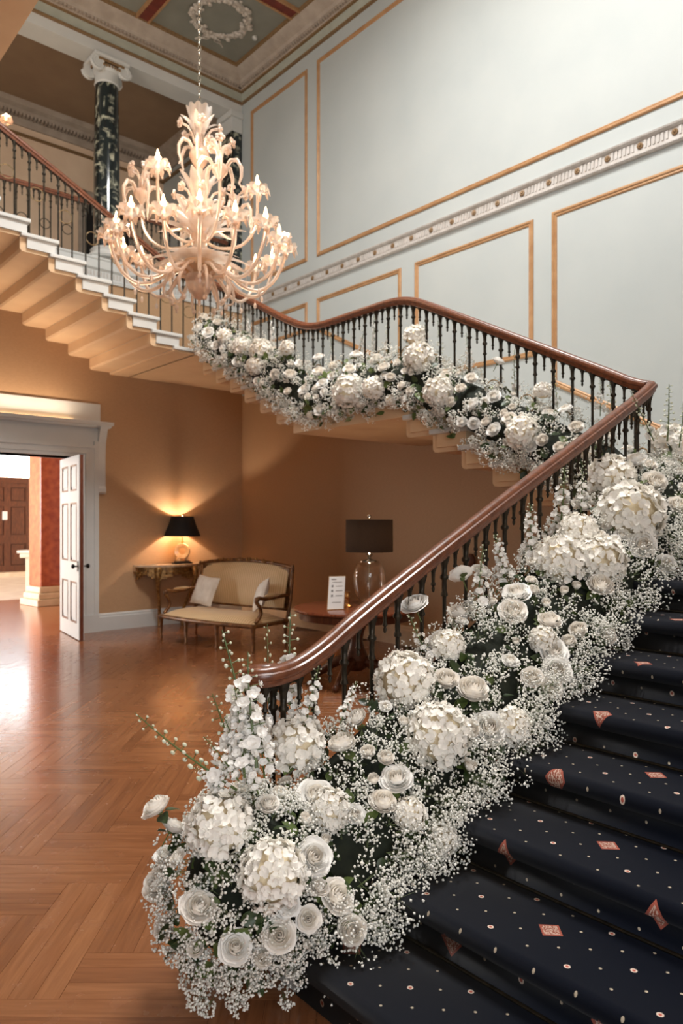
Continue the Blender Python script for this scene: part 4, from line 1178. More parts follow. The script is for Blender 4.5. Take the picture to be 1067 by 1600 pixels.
MB().ball((0, 0, .755), (.016, .016, .022), 8, 6).tube([(0, 0, .72), (0, 0, .74)], .006, 6).tube([(-.16, 0, .71), (.16, 0, .71)], .003, 5).build('finial', 'chrome', lamp, .8)
MB().ball((0, 0, .56), (.03, .03, .04), 10, 8).build('bulb', 'candle_wax', lamp, 1.)
l = bpy.data.lights.new('console_lamp_light', 'POINT'); l.energy = 40; l.color = (1, .81, .63); l.shadow_soft_size = .015
lo = bpy.data.objects.new('console_lamp_light', l); COL.objects.link(lo); lo.location = LP + Vector((0, -.02, .625))

# ---- round table
TC = atd(557, 815, 7.2); TZ = .755
tb = empty('round_table', (TC.x, TC.y, 0)); tag(tb, 'round polished mahogany pedestal table behind the handrail', 'table')
MB().lathe([(0, TZ), (.60, TZ), (.622, TZ - .006), (.63, TZ - .02), (.62, TZ - .034), (.6, TZ - .04), (0, TZ - .04)], 64).build('tabletop', 'mahogany', tb, .4)
MB().lathe([(.56, TZ - .04), (.575, TZ - .05), (.57, TZ - .11), (.55, TZ - .115)], 56, cap=False).build('apron', 'oak_dark', tb, .5)
MB().lathe([(.06, .12), (.11, .16), (.13, .24), (.08, .34), (.06, .42), (.075, .5), (.11, .6), (.16, .68), (.2, TZ - .06)], 24).build('pedestal', 'oak_dark', tb, .6)
for k in range(4):
    a = k * PI / 2 + .4; e = Vector((math.cos(a), math.sin(a), 0))
    P = catmull([e * .05 + Vector((0, 0, .22)), e * .2 + Vector((0, 0, .2)), e * .36 + Vector((0, 0, .1)), e * .46 + Vector((0, 0, .035))], 4)
    MB().tube(P, [.06 - .0025 * i for i in range(len(P))], 8).ball(e * .47 + Vector((0, 0, .035)), .035, 8, 6).build('foot', 'oak_dark', tb, .8)
# ---- glass table lamp
GP = onz(577, 940, TZ); GP = atd(577, 815, 7.42); GP.z = TZ
gl = empty('glass_table_lamp', GP); tag(gl, 'table lamp with clear glass body and black drum shade on round table', 'lamp')
MB().lathe([(.0, .0), (.11, .0), (.115, .012), (.06, .03), (.05, .05), (0, .055)], 32).build('base', 'chrome', gl, .7)
bprof = [(.07, .035), (.11, .05), (.145, .1), (.162, .18), (.166, .28), (.158, .36), (.13, .415), (.085, .44)]
MB().lathe(bprof + [(r_ - .006, z_) for r_, z_ in reversed(bprof)], 40, cap=False).build('glass_body', 'clear_glass', gl, 1.)
MB().lathe([(.1, .432), (.1, .442), (.05, .455), (.02, .465), (.016, .48), (.032, .492), (.036, .503), (.03, .513), (.012, .525), (.008, .55)], 28).build('collar', 'chrome', gl, .6)
MB().tube([(0, 0, .05), (0, 0, .46)], .007, 8).build('inner_rod', 'chrome', gl, 1.)
mat('drum_shade', lin(40, 30, 23), .85, col2=lin(30, 22, 17), scale=60, stretch=(1, 1, 3), bump=.15, bscale=240, translucent=.4)
MB().lathe([(.243, .535), (.241, .865)], 48, cap=False).build('drum_shade', 'drum_shade', gl, 1.)
MB().tube([(0, 0, .55), (0, 0, .89)], .005, 6).ball((0, 0, .905), .02, 10, 8).tube([(-.24, 0, .855), (.24, 0, .855)], .003, 5).build('finial', 'chrome', gl, 1.)
l = bpy.data.lights.new('drum_lamp_light', 'POINT'); l.energy = 9; l.color = (1, .74, .5); l.shadow_soft_size = .04
lo = bpy.data.objects.new('drum_lamp_light', l); COL.objects.link(lo); lo.location = GP + Vector((0, 0, .7))
# ---- sign on the table
sg = empty('table_sign', Vector((atd(524, 815, 6.92).x, atd(524, 815, 6.92).y, TZ)), math.atan2(RY, RX) + .35); tag(sg, 'white printed card in a tilted stand on the round table', 'sign')
ti = .16
def tilt(x, y, z): return (x + .12 * z, y + z * ti, z)
c = MB().box(-.082, .082, -.003, .003, .006, .315); c.v = [tilt(*p) for p in c.v]; c.build('card', 'paper', sg)
c = MB().box(-.088, .088, .003, .008, .0, .322).box(-.088, .088, -.012, .003, 0, .008); c.v = [tilt(*p) for p in c.v]; c.build('frame', 'brass', sg)
c = MB().tube([(0, .05, .25), (0, .13, .0)], .006, 6); c.build('strut', 'brass', sg)
for x0, x1, z0, z1 in ((-.06, -.01, .285, .295), (-.05, .05, .26, .264), (-.055, -.035, .215, .235), (-.01, .06, .222, .227), (-.055, -.035, .17, .19), (-.01, .06, .178, .184), (-.055, -.035, .125, .145), (-.01, .06, .132, .138), (-.04, .05, .07, .074)):
    c = MB().box(x0, x1, -.0045, -.003, z0, z1); c.v = [tilt(*p) for p in c.v]; c.build('print_line', 'print_grey', sg)
bp_ = atd(543, 815, 7.15); bp_.z = TZ
o = MB().lathe([(.045, 0), (.045, .015), (.022, .03), (.018, .08), (.028, .1), (.02, .12), (.024, .15), (.03, .155)], 18).build('candlestick', 'brass', None, .6); o.location = bp_
tag(o, 'small brass candlestick standing behind the card on the table', 'candlestick')
bp_ = atd(601, 815, 7.25); bp_.z = TZ
o = MB().lathe([(.05, 0), (.052, .01), (.03, .03), (.03, .05), (.055, .09), (.06, .15), (.055, .15), (.05, .1), (.0, .06)], 20).build('brass_cup', 'brass', None, .6); o.location = bp_
tag(o, 'small brass cup beside the glass lamp on the table', 'cup')

# ================================================================== FLOWERS
# ---- flower heads, unit radius, opening towards +z
def rose_mesh(seed, openness=1., blush=False):
    r_ = random.Random(seed); V, Q = [], []
    # petals per layer, radius, height, half width (rad), outward curl of the lip
    layers = [(2, .2, .98, 1.9, 0., .7), (3, .34, 1.0, 1.4, .0, .42), (3, .47, .98, 1.3, .03, .24), (4, .6, .93, 1.05, .10, .1), (5, .73, .84, .9, .2, .02), (5, .84, .74, .82, .28, 0), (5, .93, .58, .8, .34, 0)]
    for li, (n, rad, h, hw, cu_, clo) in enumerate(layers):
        if openness < .4 and li >= 5: continue
        if li > 3: rad *= .72 + .28 * openness
        a0 = r_.random() * 6.28
        for k in range(n):
            a = a0 + 2 * PI * k / n + r_.uniform(-.14, .14); hh = h * r_.uniform(.94, 1.05) + (0 if openness > .4 else .12 * li / 4)
            rd = rad * r_.uniform(.94, 1.06); curl = cu_ * openness * r_.uniform(.7, 1.3)
            nu, nv = 8, 7; b = len(V)
            for j in range(nv):
                v = j / (nv - 1)
                lip = max(0., v - .6) / .4
                rho = rd * (.12 + .88 * math.sin(min(1., v * 1.2) * PI / 2) ** .7) + curl * .42 * rd * lip ** 1.5
                rho *= 1 - clo * max(0, v - .35) ** 1.3 * 1.5
                z = hh * (v ** .8) - curl * .42 * hh * lip ** 2 - .28
                w = hw * (.62 + .38 * math.sin(PI * min(1, .15 + v * .7)))
                for i in range(nu):
                    u = 2 * i / (nu - 1) - 1
                    tip = math.exp(-(u / .3) ** 2) * lip ** 2
                    zz = z - .16 * hh * (u * u) * v * v + .025 * math.sin(5 * u + k * 2 + li) * lip - .05 * curl * tip
                    rr = rho * (1 - .04 * u * u) + .02 * rd * math.sin(4 * u + 3 * k) * v + .05 * u * (1 if li < 5 else .4) * (.5 + rd) + .14 * curl * rd * tip
                    V.append((rr * math.cos(a + u * w), rr * math.sin(a + u * w), zz))
            for j in range(nv - 1):
                for i in range(nu - 1): Q.append((b + j * nu + i, b + j * nu + i + 1, b + (j + 1) * nu + i + 1, b + (j + 1) * nu + i))
    nin = sum(l_[0] for l_ in layers[:(4 if blush else 3)]) * 42
    return fast_mesh('rose', V, Q, ['petal_blush' if blush else 'petal', 'petal_heart'], True, None, [1 if i < nin else 0 for i in range(len(Q))])
def bud_mesh(seed): return rose_mesh(seed, .2)
def petal_strip(V, Q, o, x, y, z, L, W, cup):
    """rounded petal from o along x, width along y, lifted along z"""
    b = len(V)
    for t, w in ((0, .25), (.35, .9), (.7, 1.), (1., .45)):
        for u in (-1, 0, 1):
            V.append(tuple(o + x * (L * t) + y * (W * w * u) + z * (cup * t * t * L + .12 * L * u * u * t)))
    for j in range(3):
        for i in range(2): Q.append((b + j * 3 + i, b + j * 3 + i + 1, b + (j + 1) * 3 + i + 1, b + (j + 1) * 3 + i))
def frame_of(n):
    n = n.normalized(); a = n.orthogonal().normalized(); return a, n.cross(a), n
def hydrangea_mesh(seed, n=190):
    r_ = random.Random(seed); V, Q = [], []
    for i in range(n):
        t = (i + .5) / n; zz = 1 - 1.55 * t; ph = i * 2.39996 + r_.uniform(-.2, .2)
        if zz < -.6: continue
        s = math.sqrt(max(0, 1 - zz * zz)); d = Vector((s * math.cos(ph), s * math.sin(ph), zz * .86))
        d = d + Vector((r_.gauss(0, .07), r_.gauss(0, .07), r_.gauss(0, .07))); rad = r_.uniform(.84, 1.0)
        a, b, nn = frame_of(d + Vector((r_.gauss(0, .22), r_.gauss(0, .22), r_.gauss(0, .22)))); sp = r_.random() * PI; o = d.normalized() * rad
        for k in range(4):
            q = sp + k * PI / 2; x = a * math.cos(q) + b * math.sin(q); y = b * math.cos(q) - a * math.sin(q)
            petal_strip(V, Q, o, x, y, nn, r_.uniform(.14, .19), .092, r_.uniform(-.1, .6))
    return fast_mesh('hydrangea', V, Q, 'hydrangea_petal')
def delphinium_mesh(seed, florets=34, budfrac=.3):
    r_ = random.Random(seed); V, Q = [], []; bm_ = MB(); st = MB()
    P = [Vector((.02 * math.sin(3 * t + seed), .02 * math.cos(2.3 * t + seed), t)) for t in [i / 12 for i in range(13)]]
    st.tube(P, [.012 - .008 * i / 12 for i in range(13)], 6)
    for i in range(florets):
        t = .12 + .88 * i / florets; a = i * 2.4 + r_.uniform(-.3, .3)
        c = P[min(12, int(t * 12))]; out = Vector((math.cos(a), math.sin(a), .25)).normalized()
        sz = .062 * (1.12 - .7 * t) * r_.uniform(.8, 1.15); ped = .1 * (1.1 - .8 * t) * r_.uniform(.55, 1.3)
        base = Vector((c.x, c.y, t)); o = base + out * ped
        st.tube([base, o], .004, 4, False)
        if t > 1 - budfrac:
            bm_.ball(o, (sz * .33, sz * .33, sz * .42), 6, 5)
        else:
            a_, b_, nn = frame_of(out)
            for k in range(5):
                q = k * 2 * PI / 5 + i; x = a_ * math.cos(q) + b_ * math.sin(q); y = b_ * math.cos(q) - a_ * math.sin(q)
                petal_strip(V, Q, o, x, y, nn, sz, sz * .5, .25)
            for k in range(3):
                q = k * 2 * PI / 3 + i; x = a_ * math.cos(q) + b_ * math.sin(q); y = b_ * math.cos(q) - a_ * math.sin(q)
                petal_strip(V, Q, o + nn * .01, x, y, nn, sz * .55, sz * .33, .8)
    return st.mesh('delphinium_stem', 'stem_green', 1.), fast_mesh('florets', V, Q, 'petal'), bm_.mesh('buds', 'bud_cream', 1.)
mat('bud_cream', lin(242, 242, 224), .55, col2=lin(226, 232, 202), scale=12, translucent=.2)
def leaf_mesh(seed, L=1., W=.34, mt='leaf_green'):
    r_ = random.Random(seed); V, Q = [], []; n = 7
    for j in range(n):
        t = j / (n - 1); w = W * math.sin(PI * t ** .8) ** .9 + .004
        for u in (-1, -.5, 0, .5, 1): V.append((u * w, L * t, .1 * abs(u) * w * 2 - .28 * t * t + .02 * math.sin(9 * t + u)))
    for j in range(n - 1):
        for i in range(4): Q.append((j * 5 + i, j * 5 + i + 1, (j + 1) * 5 + i + 1, (j + 1) * 5 + i))
    return fast_mesh('leaf', V, Q, mt)
ROSES = [rose_mesh(s, o_, b_) for s, o_, b_ in ((1, 1., 0), (2, .8, 1), (3, 1.15, 0), (4, .6, 1), (5, .95, 0), (6, 1.05, 1))]
BUDS = [rose_mesh(s, .15, s % 2) for s in (11, 12, 13)]
HYD = [hydrangea_mesh(s) for s in (21, 22, 23, 24)]
HYD_S = [hydrangea_mesh(s, 110) for s in (25, 26)]
DEL = [delphinium_mesh(s, n, b) for s, n, b in ((31, 34, .25), (32, 30, .42), (33, 38, .15), (34, 24, .75))]
LEAF = [leaf_mesh(41), leaf_mesh(42, 1, .28), leaf_mesh(43, 1, .32, 'leaf_light')]
sep = MB().lathe([(0, -.42), (.12, -.4), (.2, -.3), (.26, -.18)], 8); sep.tube([(0, 0, -.4), (.03, .02, -1.4)], .045, 6); SEPAL = sep.mesh('stem', 'stem_green', 1.)
hcore = MB().ball((0, 0, 0), (.8, .8, .72), 12, 8).mesh('flower_core', 'petal_core', 1.)

# ---- the banks of flowers: coarse shells that the blooms sit on
SEC1 = [(2.40, -.14), (2.43, .06), (2.38, .26), (2.26, .37), (2.12, .38), (1.98, .30), (1.86, .18), (1.77, .06), (1.76, -.15)]
SEC2 = [(5.08, -.02), (5.03, .30), (4.9, .46), (4.76, .46), (4.64, .31), (4.60, .12), (4.64, -.03), (4.74, -.1)]
def shell(section, stations, base, axis, grow=0.):
    cy = sum(p[0] for p in section) / len(section); cz_ = sum(p[1] for p in section) / len(section)
    V, Q = [], []; n = len(section)
    for s in stations:
        for a, b in section:
            k = 1 + grow
            q = (cy + (a - cy) * k, cz_ + (b - cz_) * k + base(s))
            V.append((s, q[0], q[1]) if axis == 'x' else (q[0], s, q[1]))
    for i in range(len(stations) - 1):
        for j in range(n): Q.append((i * n + j, i * n + (j + 1) % n, (i + 1) * n + (j + 1) % n, (i + 1) * n + j))
    m = len(V); Q2_ = [tuple(range(n)), tuple(range(m - n, m))]
    return V, Q, Q2_
def n1s(x): return .16 + .5 * (x - XS) if x < 4.38 else Q1
st1 = [1.46 + .16 * i for i in range(22)] + [4.98]
st2 = [2.2 + .2 * i for i in range(30)] + [8.12]
V1, Q1_, C1 = shell(SEC1, st1, n1s, 'x')
V2, Q2s, C2 = shell(SEC2, st2, lambda y: nose2(y) - (.0 if y < 2.57 or 4.49 < y < 6.17 else .04), 'y')
PILE_C, PILE_R = Vector((1.42, 2.12, .335)), .31
pile = MB().ball(PILE_C, PILE_R, 24, 16)
def bvh(*sets):
    V, P = [], []
    for v, f in sets:
        k = len(V); V += [tuple(q) for q in v]; P += [tuple(i + k for i in g) for g in f]
    return BVHTree.FromPolygons([Vector(v) for v in V], P)
BV1 = bvh((V1, Q1_ + C1), (pile.v, pile.f)); BV2 = bvh((V2, Q2s + C2)); BVA = bvh((V1, Q1_ + C1), (pile.v, pile.f), (V2, Q2s + C2))
EYEV = Vector((0, 0, EYE))
def hit(px, py, zone):
    d = ray(px, py).normalized(); bv = {1: BV1, 2: BV2}[zone]
    loc, nor, i, dist = bv.ray_cast(EYEV, d)
    if loc is None:
        loc = ony(px, py, YB - .02) if zone == 1 else onx(px, py, X2 - .03)
        if zone == 1 and loc.x < 1.5: loc = atd(px, py, 2.45)
        nor = Vector((random.gauss(0, .5), random.gauss(0, .5), 1.1)) + d * .3
        return loc, nor, d
    if nor.dot(d) > 0: nor = -nor
    return loc, nor, d
# dark mossy bases under the blooms
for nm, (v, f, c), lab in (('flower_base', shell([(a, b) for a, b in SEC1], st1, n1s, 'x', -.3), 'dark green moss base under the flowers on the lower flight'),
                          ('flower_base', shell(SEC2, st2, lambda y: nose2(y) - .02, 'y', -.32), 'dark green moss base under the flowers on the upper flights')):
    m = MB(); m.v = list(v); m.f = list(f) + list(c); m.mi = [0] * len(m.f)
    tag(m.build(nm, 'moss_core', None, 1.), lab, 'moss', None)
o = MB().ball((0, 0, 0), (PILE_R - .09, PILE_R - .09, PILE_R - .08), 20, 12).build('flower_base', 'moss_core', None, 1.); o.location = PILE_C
tag(o, 'dark green moss ball under the flowers at the foot of the stairs', 'moss')

def orient(o, d, spin=None):
    q = d.normalized().to_track_quat('Z', 'Y'); o.rotation_mode = 'QUATERNION'
    from mathutils import Quaternion
    o.rotation_quaternion = q @ Quaternion((0, 0, 1), random.random() * 6.28 if spin is None else spin)
placed = []
ANCHOR = []
USED = {}
def add_leaves(o, n, scale, d=None):
    for k in range(n):
        l = link('leaf', random.choice(LEAF), o); a = random.random() * 6.28
        l.rotation_euler = (random.uniform(-.5, .25), 0, a); l.location = (-.25 * math.sin(a), .25 * math.cos(a), -.35); s = scale * random.uniform(.8, 1.2); l.scale = (s, s, s)
def flower(kind, pos, nor, view, r, label, group=None, leaves=0):
    up = Vector((0, 0, 1))
    if kind == 'rose': me = random.choice(ROSES); cat = 'rose'
    elif kind == 'bud': me = random.choice(BUDS); cat = 'rose'
    elif kind == 'hyd': me = random.choice(HYD if r > .05 else HYD_S); cat = 'hydrangea'
    d = nor * .5 - view * .4 + up * (.3 if kind == 'hyd' else .34) + Vector((random.gauss(0, .18), random.gauss(0, .18), random.gauss(0, .14)))
    name = 'hydrangea' if kind == 'hyd' else 'rose'
    o = link(name, me); o.location = pos - view * r * .1; orient(o, d); o.scale = (r, r, r)
    if kind == 'hyd': link('flower_core', hcore, o)
    else: link('stem', SEPAL, o)
    if leaves: add_leaves(o, leaves, 1.1 if kind != 'hyd' else .75)
    if label.startswith('*'):                       # name it after the nearest landmark bloom in the picture
        x, y = pix(pos); ax_, ay_, al = min(ANCHOR, key=lambda a: (a[0] - x) ** 2 + (a[1] - y) ** 2)
        sec = int(round(math.atan2(ay_ - y, x - ax_) / (PI / 4))) % 8
        wd = ['right of', 'to the upper right of', 'above', 'to the upper left of', 'left of', 'to the lower left of', 'below', 'to the lower right of'][sec]
        key = label[1:] + ' ' + wd + ' the ' + al; USED[key] = USED.get(key, 0) + 1
        label = ['', 'second ', 'third ', 'fourth ', 'fifth ', 'sixth ', 'seventh ', 'eighth ', 'ninth ', 'tenth '][min(9, USED[key] - 1)] + key
    tag(o, label, cat, group); placed.append((pos, r)); return o
def pix(p):
    d = depth(p); return CX + F * (p.x * RX + p.y * RY) / d, HY - F * (p.z - EYE) / d
ANCHOR += [(344, 1291, 'left foot hydrangea'), (425, 1366, 'low middle foot hydrangea'), (462, 1165, 'hydrangea under the rail end'), (633, 1064, 'hydrangea against the balusters'), (684, 1150, 'round mid flight hydrangea'),
           (799, 1135, 'tall carpet edge hydrangea'), (985, 806, 'largest upper hydrangea'), (875, 877, 'left twin hydrangea'), (937, 876, 'right twin hydrangea'), (1052, 700, 'hydrangea at the right picture edge'),
           (649, 527, 'highest landing hydrangea'), (546, 611, 'big landing hydrangea'), (584, 606, 'oval landing hydrangea'), (686, 613, 'hydrangea topping the middle flight'), (408, 548, 'largest upper flight hydrangea'),
           (351, 525, 'small upper flight hydrangea'), (816, 676, 'big middle flight hydrangea'), (848, 612, 'loose hydrangea behind the balusters'), (450, 545, 'hydrangea behind the upper balusters'),
           (367, 1481, 'lowest foot rose'), (249, 1382, 'far left foot rose'), (535, 1166, 'creamy rose below the handrail'), (620, 1219, 'pair of blush roses'), (869, 1048, 'column of three roses'), (807, 929, 'two stacked roses')]
H_, R_, B_ = 'hyd', 'rose', 'bud'
# (zone, kind, px, py, radius px, leaves, label)
LIST1 = [
 (H_, 344, 1291, 52, 3, 'big white hydrangea at the left of the foot of the stairs'),
 (H_, 425, 1366, 52, 2, 'big white hydrangea low in the middle of the foot cluster'),
 (H_, 462, 1165, 47, 3, 'big white hydrangea right below the curled rail end'),
 (H_, 512, 1266, 34, 1, 'white hydrangea half hidden behind the upright open rose'),
 (H_, 633, 1064, 46, 2, 'white hydrangea against the balusters above the round hydrangea'),
 (H_, 684, 1150, 50, 2, 'round white hydrangea in the middle of the lower flight'),
 (H_, 799, 1135, 30, 1, 'tall narrow hydrangea at the carpet edge beside open rose'),
 (H_, 954, 750, 38, 1, 'white hydrangea high on the lower flight beside the handrail'),
 (H_, 985, 806, 52, 2, 'largest white hydrangea near the top of the lower flight'),
 (H_, 903, 832, 30, 0, 'white hydrangea pressed between two bigger ones under the rail'),
 (H_, 875, 877, 40, 2, 'white hydrangea left of a twin on the upper part of the lower flight'),
 (H_, 937, 876, 40, 1, 'white hydrangea right of its twin on the upper part of the lower flight'),
 (H_, 1052, 700, 36, 1, 'white hydrangea at the right picture edge on the landing'),
 (H_, 848, 1000, 22, 0, 'small white hydrangea among baby breath near the carpet'),
 (H_, 700, 1010, 26, 0, 'small hydrangea under an open rose beside the balusters'),
 (H_, 690, 1310, 26, 0, 'small dim hydrangea sunk in baby breath above the third step'),
 (H_, 640, 1272, 26, 0, 'small dim hydrangea sunk in baby breath below two roses'),
 (R_, 489, 1340, 29, 2, 'open white rose on the hydrangea low in the foot cluster'),
 (R_, 492, 1248, 31, 2, 'upright open white rose in the middle of the foot cluster'),
 (R_, 620, 1219, 25, 1, 'blush rose above another rose in the baby breath'),
 (R_, 598, 1256, 26, 1, 'blush rose below another rose in the baby breath'),
 (R_, 309, 1419, 28, 1, 'white rose at the lower left of the foot cluster'),
 (R_, 367, 1481, 26, 1, 'round white rose lowest in the foot cluster'),
 (R_, 436, 1462, 26, 1, 'white rose low between two roses near the floor'),
 (R_, 524, 1402, 28, 2, 'white rose at the right of the foot cluster'),
 (R_, 549, 1454, 27, 0, 'drooping white rose at the edge of the bottom step'),
 (R_, 249, 1382, 28, 2, 'white rose on the far left of the foot cluster'),
 (R_, 246, 1264, 25, 2, 'topmost white rose reaching out left over the floor'),
 (R_, 268, 1294, 21, 3, 'white rose just below the one reaching out left'),
 (R_, 410, 1496, 19, 0, 'dim rose tucked beside the lowest round rose'),
 (R_, 306, 1483, 16, 1, 'small dim rose at the lower left near the floor'),
 (B_, 491, 1454, 11, 1, 'small spray rose between two larger low roses'),
 (B_, 476, 1477, 12, 0, 'lowest small spray rose beside the bottom step'),
 (B_, 503, 1436, 11, 0, 'small spray rose under the right hand rose of the foot cluster'),
 (R_, 535, 1166, 27, 1, 'creamy rose below the handrail beside the upper hydrangea'),
 (R_, 559, 1124, 20, 0, 'small white rose directly below the first straight balusters'),
 (R_, 697, 1064, 23, 1, 'blush rose on the hydrangea against the balusters'),
 (R_, 737, 1081, 30, 2, 'wide open white rose right of the blush rose mid flight'),
 (R_, 692, 1005, 25, 3, 'open white rose standing above the balusters hydrangea'),
 (R_, 764, 1139, 27, 1, 'open white rose between two hydrangeas at the carpet edge'),
 (R_, 734, 1139, 17, 0, 'creamy rose against the round hydrangea mid flight'),
 (B_, 732, 1200, 17, 3, 'closed white rose hanging below the round hydrangea'),
 (R_, 864, 1019, 21, 0, 'upper rose of a column of three by the carpet'),
 (R_, 869, 1048, 23, 0, 'middle rose of a column of three by the carpet'),
 (R_, 861, 1076, 17, 0, 'lowest rose of a column of three by the carpet'),
 (R_, 831, 1059, 17, 0, 'dim rose left of the column of three roses'),
 (R_, 1003, 853, 21, 2, 'white rose below the largest upper hydrangea'),
 (R_, 937, 916, 22, 3, 'white rose below the right twin hydrangea'),
 (R_, 1022, 754, 20, 1, 'white rose at the right edge above the largest hydrangea'),
 (R_, 991, 722, 19, 0, 'white rose beside the balusters near the top of the lower flight'),
 (R_, 807, 929, 21, 0, 'upper of two white roses under the left twin hydrangea'),
 (R_, 801, 957, 22, 2, 'lower of two white roses under the left twin hydrangea'),
 (R_, 858, 972, 20, 2, 'white rose in the middle of the upper lower flight'),
 (R_, 903, 985, 17, 0, 'small white rose right of centre above the carpet edge'),
 (R_, 889, 1003, 14, 0, 'smallest white rose of the trio above the carpet edge'),
 (R_, 948, 993, 18, 0, 'white rose at the carpet edge level with the sixth step'),
 (R_, 1039, 882, 15, 0, 'small rose half hidden in baby breath by the top steps'),
 (R_, 721, 900, 20, 1, 'white rose behind the balusters left of a paired rose'),
 (R_, 751, 894, 16, 1, 'white rose behind the balusters right of a paired rose'),
 (R_, 716, 962, 22, 1, 'white rose beside the balusters mid flight'),
 (R_, 648, 947, 22, 1, 'white rose poking out under the handrail before the table'),
 (R_, 1057, 790, 16, 0, 'small rose at the right picture edge below a larger one'),
 (B_, 880, 925, 12, 2, 'spray rose bud below the left twin hydrangea'),
 (B_, 900, 918, 12, 0, 'spray rose bud left of the rose under the twin hydrangeas'),
]
LIST2 = [
 (H_, 649, 527, 19, 1, 'white hydrangea standing highest at the middle landing'),
 (H_, 656, 561, 25, 2, 'white hydrangea below the highest one at the middle landing'),
 (H_, 546, 611, 26, 1, 'big white hydrangea in the middle of the landing edge'),
 (H_, 584, 606, 18, 1, 'oval hydrangea beside the big landing hydrangea'),
 (H_, 686, 613, 24, 2, 'white hydrangea at the top of the middle flight'),
 (H_, 408, 548, 18, 1, 'largest white hydrangea on the upper flight'),
 (H_, 378, 542, 15, 1, 'hydrangea left of the largest one on the upper flight'),
 (H_, 351, 525, 12, 1, 'small hydrangea near the top of the upper flight'),
 (H_, 398, 572, 14, 0, 'hydrangea hanging below the largest one on the upper flight'),
 (H_, 816, 676, 26, 2, 'big white hydrangea low on the middle flight'),
 (H_, 848, 612, 15, 1, 'loose white hydrangea behind the balusters of the middle flight'),
 (H_, 450, 545, 13, 1, 'hydrangea behind the balusters on the upper flight'),
 (R_, 498, 581, 10, 1, None), (R_, 498, 559, 10, 1, None), (R_, 504, 600, 9, 0, None), (R_, 557, 555, 10, 1, None), (R_, 500, 641, 10, 1, None), (R_, 453, 586, 11, 0, None),
 (R_, 476, 609, 10, 0, None), (R_, 524, 637, 9, 0, None), (R_, 633, 623, 8, 0, None), (R_, 642, 611, 9, 0, None), (R_, 628, 603, 9, 0, None), (R_, 546, 578, 10, 0, None),
 (R_, 740, 662, 10, 0, None), (R_, 722, 660, 9, 0, None), (R_, 772, 672, 12, 0, None), (R_, 796, 654, 11, 1, None), (R_, 848, 688, 12, 1, None), (R_, 740, 632, 11, 0, None),
 (R_, 720, 608, 11, 1, None), (R_, 772, 620, 11, 1, None), (R_, 778, 566, 11, 1, None), (R_, 736, 592, 10, 1, None), (R_, 858, 648, 12, 1, None), (R_, 692, 644, 10, 0, None),
 (R_, 704, 628, 9, 0, None), (R_, 828, 698, 10, 0, None), (R_, 876, 700, 13, 1, None), (R_, 760, 660, 10, 0, None), (R_, 600, 575, 10, 1, None), (R_, 610, 590, 9, 0, None),
 (R_, 430, 585, 9, 1, None), (R_, 326, 520, 9, 1, None), (R_, 310, 512, 8, 0, None), (R_, 338, 540, 8, 1, None), (R_, 318, 496, 8, 1, None), (R_, 340, 505, 9, 0, None), (R_, 372, 566, 9, 1, None),
 (R_, 300, 530, 8, 1, None), (R_, 900, 668, 12, 1, None), (R_, 884, 640, 11, 0, None), (R_, 930, 690, 13, 1, None), (R_, 588, 560, 9, 0, None), (R_, 520, 588, 8, 0, None), (R_, 470, 570, 9, 1, None),
]
for k, px, py, r, lv, lab in LIST1:
    loc, nor, d = hit(px, py, 1)
    flower(k, loc, nor, d, r * depth(loc) / F, lab, {'hyd': 'white hydrangeas along the stairs', 'rose': 'white roses on the lower flight', 'bud': 'spray roses on the lower flight'}[k], lv)
for k, px, py, r, lv, lab in LIST2:
    loc, nor, d = hit(px, py, 2)
    if lab is None:
        lab, grp = '*small white rose', 'small white roses along the upper flights'
    else: grp = 'white hydrangeas along the stairs'
    flower(k, loc, nor, d, r * depth(loc) / F, lab, grp, lv)

